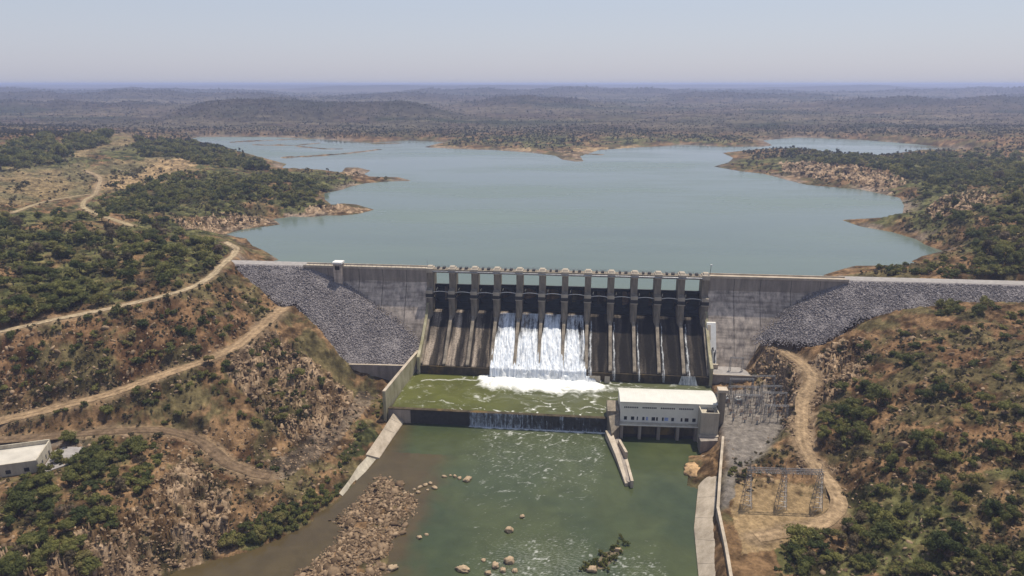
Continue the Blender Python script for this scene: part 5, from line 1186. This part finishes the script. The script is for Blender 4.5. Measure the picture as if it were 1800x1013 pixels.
for v, f, t_, cs in SHRUBP:
    q = npmesh('foliage', v, f, M['leaf'], smooth=False); me = q.data; bpy.data.objects.remove(q)
    k = MB()
    for cx, cy, cz, cr in cs: k.tube((0, 0, -0.1), (cx * 0.8, cy * 0.8, cz - 0.45), 0.03, 4, 0.012)
    q = k.build('stems', M['bark']); tm = q.data; bpy.data.objects.remove(q); SM.append((me, tm))
for i in trees:
    x, y, z, r_ = T_[i]; k = rng.integers(0, 7 if (ALL[i][5] or rng.uniform() < 0.4) else len(TM)); me, tm = TM[k]; shp = ('spreading', 'flat topped', 'tall rounded')[k % 3]
    big = 'large' if r_ > 4.2 else 'medium' if r_ > 3.0 else 'small'
    lab = ALL[i][5] or (f'{big} {shp} green tree {ALL[i][4]}' if k < 7 else f'{big} dry brownish tree {ALL[i][4]}')
    t = empty('broadleaf_tree', lab, 'tree', (x, y, z), rng.uniform(0, 6.28), 'trees ' + ALL[i][4] if not ALL[i][5] else 'trees that stand out from the scrub')
    t.scale = (r_, r_, r_ * rng.uniform(0.85, 1.2))
    c = bpy.data.objects.new('crown', me); c.parent = t; COL.objects.link(c)
    c = bpy.data.objects.new('trunk', tm); c.parent = t; COL.objects.link(c)
for i in shrubs:
    x, y, z, r_ = T_[i]; k = rng.integers(0, len(SM)); me, tm = SM[k]
    big = 'bushy' if r_ > 1.7 else 'small' if r_ > 1.2 else 'very small'
    lab = ALL[i][5] or f'{big} olive green shrub {ALL[i][4]}'
    t = empty('shrub', lab, 'shrub', (x, y, z), rng.uniform(0, 6.28), 'shrubs ' + ALL[i][4] if not ALL[i][5] else 'bushes that stand out on the slopes')
    t.scale = (r_, r_, r_ * rng.uniform(0.8, 1.1))
    c = bpy.data.objects.new('foliage', me); c.parent = t; COL.objects.link(c)
    c = bpy.data.objects.new('stems', tm); c.parent = t; COL.objects.link(c)
def foliage(name, pos, size, protos, mat, tint):
    V, F, T = [], [], []; off = 0; pi = rng.integers(0, len(protos), len(pos))
    for k, (pv, pf, pt, _) in enumerate(protos):
        idx = np.where(pi == k)[0]
        if not len(idx): continue
        a = rng.uniform(0, 2 * np.pi, len(idx)); c, s = np.cos(a), np.sin(a); v = np.repeat(pv[None], len(idx), 0) * size[idx][:, None, None]
        x = v[..., 0] * c[:, None] - v[..., 1] * s[:, None]; y = v[..., 0] * s[:, None] + v[..., 1] * c[:, None]
        vv = np.stack([x, y, v[..., 2] * rng.uniform(0.8, 1.2, (len(idx), 1))], -1) + pos[idx][:, None, :]
        V.append(vv.reshape(-1, 3)); F.append((pf[None] + (np.arange(len(idx)) * len(pv))[:, None, None] + off).reshape(-1, 3)); off += len(idx) * len(pv)
        T.append((np.repeat(tint[idx], len(pv)) + np.tile(pt, len(idx)) * 0.6))
    return tag(npmesh(name, np.concatenate(V), np.concatenate(F), mat, None, False, attrs={'tint': np.clip(np.concatenate(T), 0, 1)}), kind='stuff')
used = set(trees) | set(shrubs); rest = np.array([i for i in range(len(ALL)) if i not in used])
foliage('bushland', T_[rest, :3], T_[rest, 3], LOWP, M['leafs'], np.clip(rng.normal(0.45, 0.28, len(rest)), 0, 1))
# low scrub and grass tufts on the slopes and banks
UG = [([(0,385),(300,400),(410,450),(340,505),(0,575)], 1300), ([(0,590),(420,470),(500,540),(300,650),(0,735)], 1000), ([(0,745),(500,560),(600,690),(640,720),(560,850),(400,970),(250,990),(0,1013)], 1700), ([(1440,610),(1800,560),(1800,1013),(1370,1013),(1480,830)], 2300), ([(140,380),(200,300),(420,300),(600,300),(700,318),(560,372),(400,400),(250,400)], 1500), ([(1260,290),(1400,264),(1800,272),(1800,480),(1500,482),(1660,450),(1580,400),(1590,350),(1400,315)], 2400), ([(0,240),(330,250),(300,300),(0,380)], 500), ([(1270,620),(1400,640),(1420,800),(1300,880)], 500)]
G = []
for i, (pl, n) in enumerate(UG):
    g, a = scatter(n, [pl], seed=900 + i); g = g[offroad(g, 0.2)]; c = fbm(g[:, 0] / 14, g[:, 1] / 14, 4, 19); g = g[(c > 0.47) | (rng.uniform(0, 1, len(g)) < 0.3)]; G.append(g)
g = np.concatenate(G); d_f = np.hypot(g[:, 0], g[:, 1])
foliage('scrub', g, (rng.gamma(3, 0.17, len(g)) + 0.25) * np.clip(d_f / 300, 0.8, 4) ** 0.7, FARP, M['leafdry'], np.clip(rng.normal(0.45, 0.3, len(g)), 0, 1))
# weeds on the midstream islet
g = []
g += [(*P(1018 + 80 * t_ + q_, 1006 - 56 * t_ ** 1.2 + q2, 0.2), 0.25) for t_, q_, q2 in zip(rng.uniform(0, 1, 26), rng.uniform(-9, 9, 26), rng.uniform(-7, 7, 26))]
for px, py in [(1090,945),(1095,950),(1086,955),(1098,957),(1092,972),(1085,976),(1078,982),(1070,985),(1065,992),(1080,990),(1056,994),(1048,998),(1062,1000),(1070,1003),(1035,1000)]: g.append((*P(px, py, 0.2), 0.3))
x, y = P(1070, 985, 0); k = MB()
pv, pf = rockproto(9, ICO2); v = pv * np.array([2.6, 9.5, 0.55]); a = 0.62; v = np.stack([v[:, 0] * math.cos(-a) - v[:, 1] * math.sin(-a), v[:, 0] * math.sin(-a) + v[:, 1] * math.cos(-a), v[:, 2]], 1)
o = npmesh('islet', v, pf, plain('wet_rock', (0.13, 0.10, 0.06), 0.8, var=0.5, scale=0.8)); o.location = (x, y, -0.15); tag(o, 'low weedy rock islet in the river near the lower edge', 'islet')
foliage('islet_weeds', np.array(g), rng.uniform(0.45, 1.35, len(g)), LOWP, M['leafs'], rng.uniform(0.1, 0.6, len(g)))
# far bush across the plain beyond the lake
n = 82000; r = np.random.default_rng(77)
yy = np.exp(r.uniform(math.log(900), math.log(6000), n)); xx = yy * r.uniform(-0.82, 0.82, n)
zz = Hf(xx, yy); k = (zz > W_RES + 1.2) & ((yy > 1250) | (sdist(xx, yy, shoreW) < -25)); dn = fbm(xx / 200, yy / 120, 4, 55); k &= (dn > 0.42) | (r.uniform(0, 1, n) < 0.35)
base(xx, yy); k &= (base.cover > 0.35) | (r.uniform(0, 1, n) < 0.45) | (yy < 1500)
ax, ay = proj(xx, yy, zz); k &= zone(ax, ay, Z_SAND + Z_FIELD, 5, 0 * ax + .5, 0 * ay + .5) < 0.5
xx, yy, zz = xx[k], yy[k], zz[k]
foliage('distant_bush', np.stack([xx, yy, zz], 1), (r.gamma(4, 0.42, len(xx)) + 0.8) * np.clip(yy / 2400, 0.8, 2.2), FAR2, M['leaffar'], np.clip(r.normal(0.3, 0.25, len(xx)), 0, 1))

# ------------------------------------------------------------------ haze
m = bpy.data.materials.new('haze_air'); m.use_nodes = True; nt = m.node_tree; nt.nodes.clear()
out = nt.nodes.new('ShaderNodeOutputMaterial'); vol = nt.nodes.new('ShaderNodeVolumePrincipled')
vol.inputs['Color'].default_value = (0.57, 0.65, 0.96, 1); vol.inputs['Density'].default_value = HAZE; vol.inputs['Density Attribute'].default_value = ''
vol.inputs['Anisotropy'].default_value = 0.2
nt.links.new(vol.outputs[0], out.inputs['Volume'])
zmin = float(gz.min()) - 1.0; zmax = max(float(gz.max()), ZC) + 8
k = MB(); k.box(-63000, 63000, -2000, 37000, min(zmin, -6), zmax); o = k.build('haze', m); tag(o, kind='stuff')
print('zrange', zmin, zmax, 'trees', len(ALL), len(trees), len(shrubs), len(rest))
